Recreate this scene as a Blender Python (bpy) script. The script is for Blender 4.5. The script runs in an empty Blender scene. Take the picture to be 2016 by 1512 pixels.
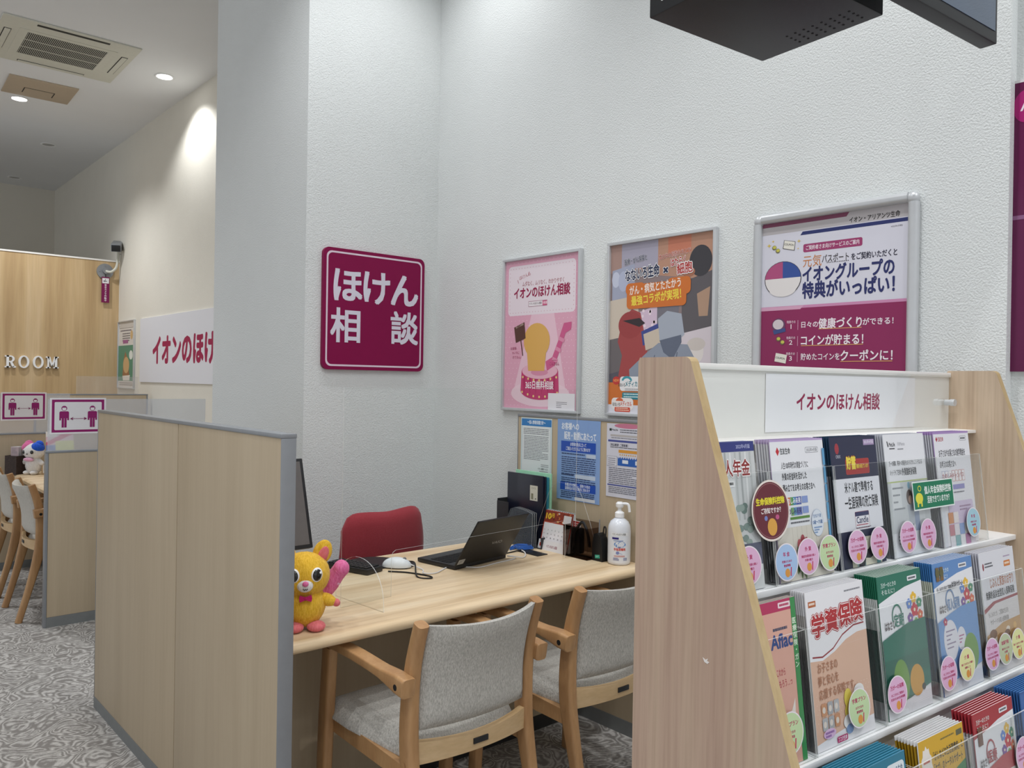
import bpy, bmesh, math, random
from mathutils import Vector, Matrix
random.seed(7)
SC = bpy.context.scene
COL = SC.collection
R = math.radians

# ------------------------------------------------------------------ camera
cam_d = bpy.data.cameras.new('camera'); cam = bpy.data.objects.new('camera', cam_d); COL.objects.link(cam)
cam_d.sensor_width = 36; cam_d.lens = 1575.87 / 2016 * 36; cam_d.clip_start = .02; cam_d.clip_end = 60
yaw, pit, rol = R(41.44949), R(-.13279), R(.92258)
fw = Vector((math.sin(yaw)*math.cos(pit), math.cos(yaw)*math.cos(pit), math.sin(pit)))
rt = Vector((math.cos(yaw), -math.sin(yaw), 0)); up = rt.cross(fw)
rt, up = rt*math.cos(rol) + up*math.sin(rol), -rt*math.sin(rol) + up*math.cos(rol)
cam.matrix_world = Matrix(((rt.x, up.x, -fw.x, 0), (rt.y, up.y, -fw.y, 0), (rt.z, up.z, -fw.z, 1.45), (0, 0, 0, 1)))
SC.camera = cam
# ------------------------------------------------------------------ world, exposure, lights
W = bpy.data.worlds.new('world'); SC.world = W; W.use_nodes = True
W.node_tree.nodes['Background'].inputs[0].default_value = (.93, .96, 1, 1)
W.node_tree.nodes['Background'].inputs[1].default_value = .8
SC.view_settings.view_transform = 'Standard'; SC.view_settings.look = 'None'
SC.view_settings.exposure = 0.0; SC.view_settings.gamma = 1; SC.view_settings.use_curve_mapping = False
ZC, D, YS, XC, YC, YR = 4.07, 2.64, 3.638, 1.843, 4.816, 9.705
def spot(loc, power, ang=110, blend=.6, size=.05, aim=None, col=(.97, .985, 1)):
    d = bpy.data.lights.new('lamp_or_fill_spot', 'SPOT'); d.energy = power; d.spot_size = R(ang); d.spot_blend = blend
    d.shadow_soft_size = size; d.color = col
    o = bpy.data.objects.new('lamp_or_fill_spot', d); COL.objects.link(o); o.location = loc
    if aim: o.rotation_euler = (Vector(aim) - Vector(loc)).to_track_quat('-Z', 'Y').to_euler()
    return o
SPOTS = [((2.12, 3.05), 44), ((1.15, 3.1), 55), ((1.85, 1.1), 96), ((.5, 1.9), 60), ((.2, .3), 80), ((-.6, 1.8), 70),  # last pair on this line: unseen fills added to even out the booth
         ((1.3, -.9), 100), ((-.3, -1.5), 100), ((2.3, -.4), 60), ((2.324, 7.28), 55), ((1.498, 8.836), 145), ((.6, 6.6), 115), ((-1.2, 8.4), 140)]  # front spots and final pair: unseen, added to brighten booklets and rear ceiling
for (x, y), p in SPOTS:
    spot((x, y, ZC - .03), p, 128, .5 if y == 7.28 else .85)

# ------------------------------------------------------------------ materials
def lin(h):
    if not isinstance(h, str): return h
    h = h.lstrip('#'); out = []
    for i in (0, 2, 4):
        c = int(h[i:i+2], 16) / 255
        out.append(c/12.92 if c <= .04045 else ((c + .055)/1.055)**2.4)
    return tuple(out)
def new_mat(name):
    m = bpy.data.materials.new(name); m.use_nodes = True
    nt = m.node_tree; return m, nt, nt.nodes['Principled BSDF']
def N(nt, t, **kw):
    n = nt.nodes.new(t)
    for k, v in kw.items():
        if k in n.inputs: n.inputs[k].default_value = v
        else: setattr(n, k, v)
    return n
def plain(name, col, rough=.5, metal=0, var=.06, nscale=30, bump=0, bscale=200, coat=0, spec=.5):
    m, nt, b = new_mat(name); c = lin(col)
    tc = N(nt, 'ShaderNodeTexCoord'); nz = N(nt, 'ShaderNodeTexNoise', Scale=nscale, Detail=3)
    nt.links.new(tc.outputs['Object'], nz.inputs['Vector'])
    r = N(nt, 'ShaderNodeValToRGB')
    r.color_ramp.elements[0].position = .3; r.color_ramp.elements[1].position = .7
    r.color_ramp.elements[0].color = (*[x*(1-var) for x in c], 1); r.color_ramp.elements[1].color = (*[min(1, x*(1+var)) for x in c], 1)
    nt.links.new(nz.outputs['Fac'], r.inputs['Fac']); nt.links.new(r.outputs['Color'], b.inputs['Base Color'])
    b.inputs['Roughness'].default_value = rough; b.inputs['Metallic'].default_value = metal
    b.inputs['Coat Weight'].default_value = coat; b.inputs['Specular IOR Level'].default_value = spec
    if bump:
        n2 = N(nt, 'ShaderNodeTexNoise', Scale=bscale, Detail=2); bp = N(nt, 'ShaderNodeBump', Strength=bump, Distance=.0035)
        nt.links.new(tc.outputs['Object'], n2.inputs['Vector']); nt.links.new(n2.outputs['Fac'], bp.inputs['Height'])
        nt.links.new(bp.outputs['Normal'], b.inputs['Normal'])
    return m
def wood(name, cols, scale, rough=.45, fine=.12, band=1.0, spec=.4):
    """grain runs along the axis whose scale is smallest"""
    m, nt, b = new_mat(name)
    tc = N(nt, 'ShaderNodeTexCoord'); mp = N(nt, 'ShaderNodeMapping'); mp.inputs['Scale'].default_value = scale
    nt.links.new(tc.outputs['Object'], mp.inputs['Vector'])
    n1 = N(nt, 'ShaderNodeTexNoise', Scale=band, Detail=5, Roughness=.6, Distortion=.4)
    nt.links.new(mp.outputs['Vector'], n1.inputs['Vector'])
    r = N(nt, 'ShaderNodeValToRGB'); e = r.color_ramp.elements
    e[0].position, e[1].position = .32, .7
    e[0].color = (*lin(cols[0]), 1); e[1].color = (*lin(cols[-1]), 1)
    for i, c in enumerate(cols[1:-1]):
        q = e.new(.32 + .38*(i+1)/(len(cols)-1)); q.color = (*lin(c), 1)
    nt.links.new(n1.outputs['Fac'], r.inputs['Fac'])
    n2 = N(nt, 'ShaderNodeTexNoise', Scale=band*9, Detail=3); nt.links.new(mp.outputs['Vector'], n2.inputs['Vector'])
    mx = N(nt, 'ShaderNodeMix', data_type='RGBA', blend_type='MULTIPLY'); mx.inputs[0].default_value = fine*2
    r2 = N(nt, 'ShaderNodeValToRGB'); r2.color_ramp.elements[0].position = .35; r2.color_ramp.elements[1].position = .6
    r2.color_ramp.elements[0].color = (.55, .5, .45, 1); r2.color_ramp.elements[1].color = (1, 1, 1, 1)
    nt.links.new(n2.outputs['Fac'], r2.inputs['Fac'])
    nt.links.new(r.outputs['Color'], mx.inputs[6]); nt.links.new(r2.outputs['Color'], mx.inputs[7])
    nt.links.new(mx.outputs[2], b.inputs['Base Color'])
    b.inputs['Roughness'].default_value = rough; b.inputs['Specular IOR Level'].default_value = spec
    return m
def carpet():
    m, nt, b = new_mat('carpet')
    tc = N(nt, 'ShaderNodeTexCoord'); n1 = N(nt, 'ShaderNodeTexNoise', Scale=5.5, Detail=1.2, Distortion=1.6)
    nt.links.new(tc.outputs['Object'], n1.inputs['Vector'])
    mu = N(nt, 'ShaderNodeMath', operation='MULTIPLY'); mu.inputs[1].default_value = 11
    pp = N(nt, 'ShaderNodeMath', operation='PINGPONG'); pp.inputs[1].default_value = .5
    nt.links.new(n1.outputs['Fac'], mu.inputs[0]); nt.links.new(mu.outputs[0], pp.inputs[0])
    n2 = N(nt, 'ShaderNodeTexNoise', Scale=45, Detail=3, Roughness=.8); nt.links.new(tc.outputs['Object'], n2.inputs['Vector'])
    ad = N(nt, 'ShaderNodeMath', operation='MULTIPLY_ADD'); ad.inputs[1].default_value = .9; 
    sb = N(nt, 'ShaderNodeMath', operation='SUBTRACT'); sb.inputs[1].default_value = .5
    nt.links.new(n2.outputs['Fac'], sb.inputs[0]); nt.links.new(sb.outputs[0], ad.inputs[0]); nt.links.new(pp.outputs[0], ad.inputs[2])
    r = N(nt, 'ShaderNodeValToRGB'); e = r.color_ramp.elements
    e[0].position = .12; e[1].position = .47; e[0].color = (*lin('8e8a86'), 1); e[1].color = (*lin('cac7c3'), 1)
    nt.links.new(ad.outputs[0], r.inputs['Fac'])
    n3 = N(nt, 'ShaderNodeTexNoise', Scale=500, Detail=2); nt.links.new(tc.outputs['Object'], n3.inputs['Vector'])
    bp = N(nt, 'ShaderNodeBump', Strength=.5, Distance=.004); nt.links.new(n3.outputs['Fac'], bp.inputs['Height'])
    nt.links.new(bp.outputs['Normal'], b.inputs['Normal'])
    nt.links.new(r.outputs['Color'], b.inputs['Base Color']); b.inputs['Roughness'].default_value = .95; b.inputs['Specular IOR Level'].default_value = .15
    return m
def fabric(name, c1, c2, scale=260, bump=.6):
    m, nt, b = new_mat(name)
    tc = N(nt, 'ShaderNodeTexCoord'); mp = N(nt, 'ShaderNodeMapping'); mp.inputs['Scale'].default_value = (1.6, 1, .55)
    n1 = N(nt, 'ShaderNodeTexNoise', Scale=scale, Detail=3, Roughness=.7)
    nt.links.new(tc.outputs['Object'], mp.inputs['Vector']); nt.links.new(mp.outputs['Vector'], n1.inputs['Vector'])
    r = N(nt, 'ShaderNodeValToRGB'); r.color_ramp.elements[0].position = .35; r.color_ramp.elements[1].position = .65
    r.color_ramp.elements[0].color = (*lin(c1), 1); r.color_ramp.elements[1].color = (*lin(c2), 1)
    nt.links.new(n1.outputs['Fac'], r.inputs['Fac']); nt.links.new(r.outputs['Color'], b.inputs['Base Color'])
    bp = N(nt, 'ShaderNodeBump', Strength=bump, Distance=.003); nt.links.new(n1.outputs['Fac'], bp.inputs['Height'])
    nt.links.new(bp.outputs['Normal'], b.inputs['Normal'])
    b.inputs['Roughness'].default_value = .9; b.inputs['Specular IOR Level'].default_value = .2; b.inputs['Sheen Weight'].default_value = .15
    return m
def clear(name, tint=(.97, .985, .985), refl=.06, haze=0.0, hcol=(.8, .82, .84)):
    m, nt, b = new_mat(name); nt.nodes.remove(b); out = nt.nodes['Material Output']
    tr = N(nt, 'ShaderNodeBsdfTransparent'); tr.inputs[0].default_value = (*tint, 1)
    gl = N(nt, 'ShaderNodeBsdfGlossy'); gl.inputs['Roughness'].default_value = .03
    fr = N(nt, 'ShaderNodeLayerWeight'); fr.inputs['Blend'].default_value = .12
    mr = N(nt, 'ShaderNodeMath', operation='MULTIPLY'); mr.inputs[1].default_value = refl*6
    mx = N(nt, 'ShaderNodeMixShader'); nt.links.new(fr.outputs['Fresnel'], mr.inputs[0]); nt.links.new(mr.outputs[0], mx.inputs[0])
    nt.links.new(tr.outputs[0], mx.inputs[1]); nt.links.new(gl.outputs[0], mx.inputs[2]); last = mx
    if haze:
        df = N(nt, 'ShaderNodeBsdfDiffuse'); df.inputs[0].default_value = (*hcol, 1)
        nz = N(nt, 'ShaderNodeTexNoise', Scale=300); ml = N(nt, 'ShaderNodeMath', operation='MULTIPLY'); ml.inputs[1].default_value = haze*2
        nt.links.new(nz.outputs['Fac'], ml.inputs[0])
        m2 = N(nt, 'ShaderNodeMixShader'); nt.links.new(ml.outputs[0], m2.inputs[0])
        nt.links.new(mx.outputs[0], m2.inputs[1]); nt.links.new(df.outputs[0], m2.inputs[2]); last = m2
    nt.links.new(last.outputs[0], out.inputs['Surface']); return m
def print_mat(name, rough, coat):
    m, nt, b = new_mat(name)
    a = N(nt, 'ShaderNodeAttribute'); a.attribute_name = 'Col'
    tc = N(nt, 'ShaderNodeTexCoord'); nz = N(nt, 'ShaderNodeTexNoise', Scale=900, Detail=1)
    nt.links.new(tc.outputs['Object'], nz.inputs['Vector'])
    r = N(nt, 'ShaderNodeValToRGB'); r.color_ramp.elements[0].color = (.96, .96, .96, 1)
    nt.links.new(nz.outputs['Fac'], r.inputs['Fac'])
    mx = N(nt, 'ShaderNodeMix', data_type='RGBA', blend_type='MULTIPLY'); mx.inputs[0].default_value = 1
    nt.links.new(a.outputs['Color'], mx.inputs[6]); nt.links.new(r.outputs['Color'], mx.inputs[7])
    nt.links.new(mx.outputs[2], b.inputs['Base Color']); b.inputs['Roughness'].default_value = rough; b.inputs['Coat Weight'].default_value = coat
    b.inputs['Coat Roughness'].default_value = .12; b.inputs['Specular IOR Level'].default_value = .3
    return m
def emit(name, col, s):
    m, nt, b = new_mat(name); b.inputs['Base Color'].default_value = (.9, .9, .9, 1)
    b.inputs['Emission Color'].default_value = (*lin(col), 1); b.inputs['Emission Strength'].default_value = s
    return m
M = dict(
    wall=plain('wall_paper', 'dfe2e1', .85, var=.015, nscale=3, bump=.75, bscale=170, spec=.2),
    wallfar=plain('wall_paper_cream', 'dcd8cd', .85, var=.015, nscale=3, bump=.4, bscale=200, spec=.2),
    ceil=plain('ceiling_paint', 'e6e8ea', .9, var=.01, nscale=2, spec=.2),
    carpet=carpet(),
    desk=wood('desk_maple', ('cbae87', 'e0c8a4', 'ead7b8'), (.6, 11, 11), .38, .1, 1.2),
    tan=wood('partition_laminate', ('b3a288', 'b9a88e', 'bdad93'), (10, 10, .5), .5, .035, 1.0),
    oak=wood('oak_board', ('b3966d', 'c6aa80', 'd3ba94'), (5.5, 6, .25), .5, .08, 1.0),
    rack=wood('rack_laminate', ('b89c8a', 'bfa591', 'c3ab95', 'c3ae97'), (15, 15, .5), .5, .12, 1.0),
    rackin=wood('rack_laminate_inner', ('b39c85', 'c2ab92', 'cdb8a0'), (15, 15, .5), .5, .12, 1.0),
    beechedge=wood('rack_beech_edge', ('b79d72', 'c1a97f', 'c8b189'), (15, 15, 1), .5, .08, 1.0),
    beech=wood('chair_beech', ('a47b53', 'af875d', 'ba9469'), (14, 14, 3), .38, .08, 1.0),
    beechlight=wood('chair_rail_beech', ('c3a377', 'ccae84', 'd3b78f'), (3, 14, 14), .4, .08, 1.0),
    fab=fabric('grey_weave', 'a29f98', 'c8c5be', 190, .8),
    fabw=fabric('pale_vinyl', 'b9b5ac', 'c6c2b9', 120, .1),
    red=fabric('red_weave', '8c2f38', 'a33c45', 400, .25),
    grey=plain('grey_metal_trim', '8d9094', .4, .3, .03),
    alu=plain('aluminium', 'c9cbcd', .35, .35, .02),
    alud=plain('dark_aluminium_edge', '55565a', .4, .6, .03),
    kick=plain('grey_kick_plate', '7d8080', .5, .2, .04),
    dark=plain('dark_plastic', '1c1d20', .42, 0, .08),
    black=plain('black_steel', '131417', .45, .1, .05, bump=.1, bscale=600),
    hole=plain('hole_black', '050506', .8),
    base=plain('dark_baseboard', '2c2b2a', .6),
    white=plain('white_plastic', 'f3f4f5', .35, 0, .01),
    whitem=plain('white_melamine', 'eceae6', .4, 0, .01),
    cream=plain('cream_plastic', 'd2d2c6', .5, 0, .02),
    beige=plain('beige_hatch', 'b8a892', .6, 0, .02),
    grille=plain('grille_dark', '2a2a27', .7),
    screen=plain('screen_glass', '2e4560', .12, 0, .25, 2.5, coat=.5),
    acr=clear('acrylic_clear', (.985, .992, .99), .045), acrp=clear('acrylic_pocket', (.985, .99, .99), .035),
    acrf=clear('acrylic_frosted', (.93, .95, .97), .08, .30, (.82, .83, .87)),
    acrt=clear('acrylic_translucent', (.95, .95, .95), .06, .12, (.86, .84, .83)),
    edge=clear('acrylic_edge', (.9, .93, .93), .1, .42, (.95, .95, .93)),
    smoke=clear('acrylic_smoke', (.66, .60, .57), .06),
    cleargrey=clear('clear_grey_plastic', (.66, .70, .75), .12, .10, (.5, .55, .6)),
    bottle=plain('bottle_plastic', 'dfe3ea', .25, 0, .01, coat=.3),
    yplush=fabric('yellow_plush', 'd6a524', 'edc045', 120, 1.0),
    wplush=fabric('white_plush', 'dcd9d6', 'efedea', 120, 1.0),
    pplush=fabric('pink_plush', 'd65f94', 'e67fae', 120, 1.0),
    plplush=fabric('pale_pink_plush', 'e2a3c0', 'ecb8d0', 120, 1.0),
    magplush=fabric('magenta_felt', 'b01a5b', 'c22668', 200, .4),
    cplush=fabric('coral_plush', 'd4686e', 'e07c80', 120, .6),
    bplush=fabric('blue_plush', '1d4fc0', '2a62d6', 120, 1.0),
    eye=plain('eye_black', '060606', .08, coat=.6),
    cable=plain('white_cable', 'dddddd', .5), cableb=plain('black_cable', '141414', .5), cableu=plain('blue_cable', '2d63b4', .5),
    mag=plain('magenta_sign', '850c47', .5, 0, .02, spec=.2), magd=plain('dark_magenta_sign', '6a0d45', .3, 0, .02, coat=.4),
    mongrey=plain('monitor_grey', '615d5c', .5), lamp=emit('lamp_lens', 'ffffff', 14), lampoff=plain('lamp_lens_off', 'b4b4b2', .5),
    pr=print_mat('printed_paper', .55, 0), prg=print_mat('printed_poster', .5, .25),
    wicker=plain('dark_wicker', '33241d', .7, 0, .3, 60, bump=.8, bscale=150),
    mouse=plain('mouse_plastic', 'dfe5e8', .35), folder=plain('navy_folder', '171a2c', .3, coat=.2), teal=plain('teal_folder', '2c7f92', .35),
    mint=plain('mint_folder', '9fd8b4', .4), filebox=plain('file_box_grey', '2a2d31', .4), chipw=plain('chipped_white', 'efeae6', .7),
)

# ------------------------------------------------------------------ mesh helpers
def add_box(bm, x0, x1, y0, y1, z0, z1, mi=0, bev=0, seg=2):
    g = bmesh.ops.create_cube(bm, size=1)
    vs = g['verts']
    for v in vs:
        v.co = Vector((x0 + (v.co.x+.5)*(x1-x0), y0 + (v.co.y+.5)*(y1-y0), z0 + (v.co.z+.5)*(z1-z0)))
    fs = {f for v in vs for f in v.link_faces}
    for f in fs: f.material_index = mi
    if bev:
        es = list({e for v in vs for e in v.link_edges})
        r = bmesh.ops.bevel(bm, geom=es, offset=bev, segments=seg, profile=.6, affect='EDGES')
        for f in r['faces']: f.material_index = mi
    return vs
def add_cyl(bm, p0, p1, r0, r1=None, n=20, mi=0, caps=True):
    p0, p1 = Vector(p0), Vector(p1); r1 = r0 if r1 is None else r1
    d = (p1-p0).normalized(); a = d.orthogonal().normalized(); b = d.cross(a)
    A = [bm.verts.new(p0 + (a*math.cos(t)+b*math.sin(t))*r0) for t in [2*math.pi*i/n for i in range(n)]]
    B = [bm.verts.new(p1 + (a*math.cos(t)+b*math.sin(t))*r1) for t in [2*math.pi*i/n for i in range(n)]]
    for i in range(n):
        bm.faces.new((A[i], A[(i+1) % n], B[(i+1) % n], B[i])).material_index = mi
    if caps:
        bm.faces.new(A[::-1]).material_index = mi; bm.faces.new(B).material_index = mi
def add_ball(bm, c, r, seg=24, mi=0, rot=None):
    if not hasattr(r, '__len__'): r = (r, r, r)
    g = bmesh.ops.create_uvsphere(bm, u_segments=seg, v_segments=max(8, seg//2), radius=1)
    m = Matrix.Translation(c) @ (rot.to_4x4() if rot else Matrix.Identity(4)) @ Matrix.Diagonal((*r, 1))
    bmesh.ops.transform(bm, matrix=m, verts=g['verts'])
    for f in {f for v in g['verts'] for f in v.link_faces}: f.material_index = mi
def add_lathe(bm, prof, c=(0, 0, 0), n=32, mi=0):
    rings = []
    for r, z in prof:
        rings.append([bm.verts.new((c[0]+r*math.cos(2*math.pi*i/n), c[1]+r*math.sin(2*math.pi*i/n), c[2]+z)) for i in range(n)])
    for a, b in zip(rings, rings[1:]):
        for i in range(n): bm.faces.new((a[i], a[(i+1) % n], b[(i+1) % n], b[i])).material_index = mi
    bm.faces.new(rings[0][::-1]).material_index = mi; bm.faces.new(rings[-1]).material_index = mi
def rsec(w, h, r=.3, n=3):
    """rounded rectangle section w x h"""
    r = min(w, h)*r; out = []
    for cx, cy, a0 in ((w/2-r, h/2-r, 0), (-w/2+r, h/2-r, 90), (-w/2+r, -h/2+r, 180), (w/2-r, -h/2+r, 270)):
        for k in range(n+1):
            t = R(a0 + 90*k/n); out.append((cx+r*math.cos(t), cy+r*math.sin(t)))
    return out
def add_sweep(bm, pts, secs, side=(1, 0, 0), mi=0):
    """sweep closed 2D section(s) along pts; section x axis lies along side"""
    pts = [Vector(p) for p in pts]; side = Vector(side); rings = []
    if not isinstance(secs[0][0], (tuple, list)): secs = [secs]*len(pts)
    for i, p in enumerate(pts):
        t = (pts[min(i+1, len(pts)-1)] - pts[max(i-1, 0)]).normalized()
        a = (side - t*side.dot(t)).normalized(); b = t.cross(a)
        rings.append([bm.verts.new(p + a*x + b*y) for x, y in secs[i]])
    n = len(rings[0])
    for a, b in zip(rings, rings[1:]):
        for i in range(n): bm.faces.new((a[i], a[(i+1) % n], b[(i+1) % n], b[i])).material_index = mi
    bm.faces.new(rings[0][::-1]).material_index = mi; bm.faces.new(rings[-1]).material_index = mi
def circ(r, n=10): return [(r*math.cos(2*math.pi*i/n), r*math.sin(2*math.pi*i/n)) for i in range(n)]
def smooth_path(pts, n=8):
    P = [Vector(p) for p in pts]; out = []
    for i in range(len(P)-1):
        a, b, c, d = P[max(i-1, 0)], P[i], P[i+1], P[min(i+2, len(P)-1)]
        for k in range(n):
            t = k/n; out.append(.5*((2*b) + (c-a)*t + (2*a-5*b+4*c-d)*t*t + (3*b-a-3*c+d)*t**3))
    out.append(P[-1]); return out
def add_prism(bm, poly, axis, a0, a1, mi=0, mside=None):
    """poly: 2D points; axis 'x' -> (y,z), 'y' -> (x,z), 'z' -> (x,y)"""
    def mk(p, a):
        return {'x': (a, p[0], p[1]), 'y': (p[0], a, p[1]), 'z': (p[0], p[1], a)}[axis]
    A = [bm.verts.new(mk(p, a0)) for p in poly]; B = [bm.verts.new(mk(p, a1)) for p in poly]; n = len(poly)
    bm.faces.new(A).material_index = mi; bm.faces.new(B[::-1]).material_index = mi
    for i in range(n): bm.faces.new((A[i], B[i], B[(i+1) % n], A[(i+1) % n])).material_index = mi if mside is None else mside
def BM(): return bmesh.new()
def obj(name, bm, mats, parent=None, loc=None, smooth=True, ang=35):
    bmesh.ops.recalc_face_normals(bm, faces=bm.faces)
    me = bpy.data.meshes.new(name); bm.to_mesh(me); bm.free()
    for m in (mats if isinstance(mats, (list, tuple)) else [mats]): me.materials.append(M[m] if isinstance(m, str) else m)
    if smooth:
        me.polygons.foreach_set('use_smooth', [True]*len(me.polygons)); me.set_sharp_from_angle(angle=R(ang))
    o = bpy.data.objects.new(name, me); COL.objects.link(o)
    if parent: o.parent = parent
    if loc: o.location = loc
    return o
def tag(o, label=None, cat=None, group=None, kind=None):
    if label: o['label'] = label
    if cat: o['category'] = cat
    if group: o['group'] = group
    if kind: o['kind'] = kind
    return o
def thing(name, label, cat, loc=(0, 0, 0), rz=0, group=None, rx=0):
    o = bpy.data.objects.new(name, None); COL.objects.link(o); o.empty_display_size = .05
    o.location = loc; o.rotation_euler = (rx, 0, rz)
    return tag(o, label, cat, group)
def bx(name, mats, parent, *a, bev=0, seg=2):
    bm = BM(); add_box(bm, *a, bev=bev, seg=seg); return obj(name, bm, mats, parent)
def struct(name, bm, mats, label=None, smooth=False):
    return tag(obj(name, bm, mats, smooth=smooth), label, None, None, 'structure')
def sbox(name, mat, *a, label=None):
    bm = BM(); add_box(bm, *a); return struct(name, bm, mat, label)
def copy_tree(o, parent=None):
    c = o.copy(); COL.objects.link(c)
    if parent: c.parent = parent
    for ch in list(o.children): copy_tree(ch, c)
    return c

# ------------------------------------------------------------------ printed sheets
_tc = {}
_tcu = bpy.data.curves.new('lettering', 'FONT'); _to = bpy.data.objects.new('lettering', _tcu); COL.objects.link(_to)
def glyphs(s, bold):
    """outline triangles of a string; heavier weights overlay shifted copies"""
    if s not in _tc:
        _tcu.body = s; _tcu.size = 1; _tcu.resolution_u = 3
        bpy.context.view_layer.update()
        dg = bpy.context.evaluated_depsgraph_get()
        me = bpy.data.meshes.new_from_object(_to.evaluated_get(dg))
        v = [(p.co.x, p.co.y) for p in me.vertices]; f = [tuple(p.vertices) for p in me.polygons]
        bpy.data.meshes.remove(me); _tc[s] = (v, f)
    v, f = _tc[s]
    if bold < .008: return [(x, y, 0) for x, y in v], f
    n = 4 if bold < .035 else 8
    off = [(bold*math.cos(2*math.pi*i/n + .785), bold*math.sin(2*math.pi*i/n + .785)) for i in range(n)] + [(0, 0)]
    V = []; F = []
    for k, (dx, dy) in enumerate(off):
        b = len(V); V += [(x+dx, y+dy, k*.25) for x, y in v]; F += [tuple(b+i for i in q) for q in f]
    return V, F
class Print:
    """flat artwork in mm, origin top-left, y down"""
    def __init__(s, name, w, h, bg='f1f1f2', step=.025):
        s.w, s.h, s.step = w, h, step; s.v = []; s.f = []; s.c = []; s.n = 0
        if bg: s.rect(0, 0, w, h, bg)
    def face(s, pts, c, lay=None):
        b = len(s.v); z = s.n if lay is None else lay
        s.v += [(x, y, z) for x, y in pts]; s.f.append(tuple(range(b, b+len(pts)))); s.c.append(lin(c))
    def poly(s, pts, c): s.face(pts, c); s.n += 1
    def rect(s, x, y, w, h, c): s.poly([(x, y), (x+w, y), (x+w, y+h), (x, y+h)], c)
    def rrect(s, x, y, w, h, r, c):
        P = rsec(w, h, r/min(w, h), 4); s.poly([(x+w/2+a, y+h/2-b) for a, b in P], c)
    def ell(s, cx, cy, rx, ry, c, n=28, a0=0, a1=360):
        P = [(cx+rx*math.cos(R(a0+(a1-a0)*i/n)), cy+ry*math.sin(R(a0+(a1-a0)*i/n))) for i in range(n if a1-a0 == 360 else n+1)]
        s.poly(P, c)
    def dots(s, pts, r, c):
        for x, y in pts: s.face([(x+r*math.cos(R(60*i)), y+r*math.sin(R(60*i))) for i in range(6)], c)
        s.n += 1
    def text(s, t, x, y, h, c, w=None, b=.012, al='l', rot=0, oc=None, ob=.05, maxw=None):
        if oc: s.text(t, x, y, h, oc, w, ob, al, rot)
        v, f = glyphs(t, b); v0, _ = glyphs(t, 0)
        if not v0: return
        x0 = min(p[0] for p in v0); x1 = max(p[0] for p in v0); tw = (x1-x0)*h; sx = h*(w/tw if w else 1)
        if maxw and tw > maxw: sx = h*maxw/tw; tw = maxw
        if w: tw = w
        ox = x - (0 if al == 'l' else tw/2 if al == 'c' else tw)
        base = y + .86*h; bi = len(s.v); cr, sr = math.cos(R(rot)), math.sin(R(rot))
        for px, py, pk in v:
            dx, dy = (px-x0)*sx, -py*h
            s.v.append((ox + dx*cr + dy*sr, base - dx*sr + dy*cr, s.n + pk))
        s.f += [tuple(bi+i for i in q) for q in f]; s.c += [lin(c)]*len(f); s.n += 1 + v[-1][2]
    def vtext(s, t, cx, y, h, c, pitch=None, b=.012):
        for i, ch in enumerate(t): s.text(ch, cx, y + i*(pitch or h), h, c, al='c', b=b)
    def bars(s, x, y, w, n, pitch, c, th=None, seed=1):
        """lines of writing too small to read"""
        rr = random.Random(seed); th = th or pitch*.45
        for i in range(n):
            e = w*(1 if rr.random() < .7 else rr.uniform(.4, .95)); px = 0
            while px < e:
                l = min(rr.uniform(.05, .16)*w, e-px)
                if l > .01*w: s.face([(x+px, y+i*pitch), (x+px+l, y+i*pitch), (x+px+l, y+i*pitch+th), (x+px, y+i*pitch+th)], c)
                px += l + .012*w
        s.n += 1
    def build(s, name, parent=None, mat='pr', th=.4, back='e6e6e6', y0=0, side=None, top=None):
        """stands on its bottom edge at local origin, faces local -Y; th is the sheet's thickness in mm"""
        me = bpy.data.meshes.new(name); k = .001
        V = [((x-s.w/2)*k, y0-z*s.step*k, (s.h-y)*k) for x, y, z in s.v]; F = list(s.f); C = list(s.c)
        b = len(V); w, h, t = s.w/2*k, s.h*k, th*k
        V += [(-w, y0, 0), (w, y0, 0), (w, y0, h), (-w, y0, h), (-w, y0+t, 0), (w, y0+t, 0), (w, y0+t, h), (-w, y0+t, h)]
        bk = lin(back); sd = lin(side or back)
        for q, c in (((5, 4, 7, 6), bk), ((4, 0, 3, 7), sd), ((1, 5, 6, 2), sd), ((3, 2, 6, 7), lin(top) if top else sd), ((4, 5, 1, 0), sd)):
            F.append(tuple(b+i for i in q)); C.append(c)
        me.from_pydata(V, [], F); me.update()
        a = me.color_attributes.new('Col', 'FLOAT_COLOR', 'CORNER')
        buf = []
        for p, c in zip(me.polygons, C): buf += [c[0], c[1], c[2], 1]*p.loop_total
        a.data.foreach_set('color', buf); me.materials.append(M[mat] if isinstance(mat, str) else mat)
        o = bpy.data.objects.new(name, me); COL.objects.link(o)
        if parent: o.parent = parent
        return o
# ------------------------------------------------------------------ setting
sbox('floor', 'carpet', -5, 5.5, -4, 13.2, -.1, 0, label='grey swirl-patterned carpet floor')
sbox('ceiling', 'ceil', -5, 5.5, -4, 13.2, ZC, ZC+.1, label='white painted ceiling')
sbox('wall_posters', 'wall', D, D+.15, .802, YS+.3, 0, ZC, label='white textured wall behind the framed posters')
sbox('wall_pillar', 'wall', XC, D+.1, YS, YC, 0, ZC, label='square white pillar carrying the square magenta sign')
sbox('wall_recess', 'wall', D+.05, D+.2, -4, .802, 0, ZC, label='white wall stepping back at the far right')
sbox('wall_far_right', 'wallfar', D, D+.15, YC, 13, 0, ZC, label='cream wall carrying the long white sign board')
sbox('wall_back', 'wallfar', -5, D, 12.9, 13.05, 0, ZC, label='cream wall at the far end above the wood partition')
bm = BM(); add_box(bm, -1, D, YR, YR+.09, 0, 2.725)
struct('wall_room', bm, 'oak', 'light oak partition wall with raised white lettering')
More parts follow.
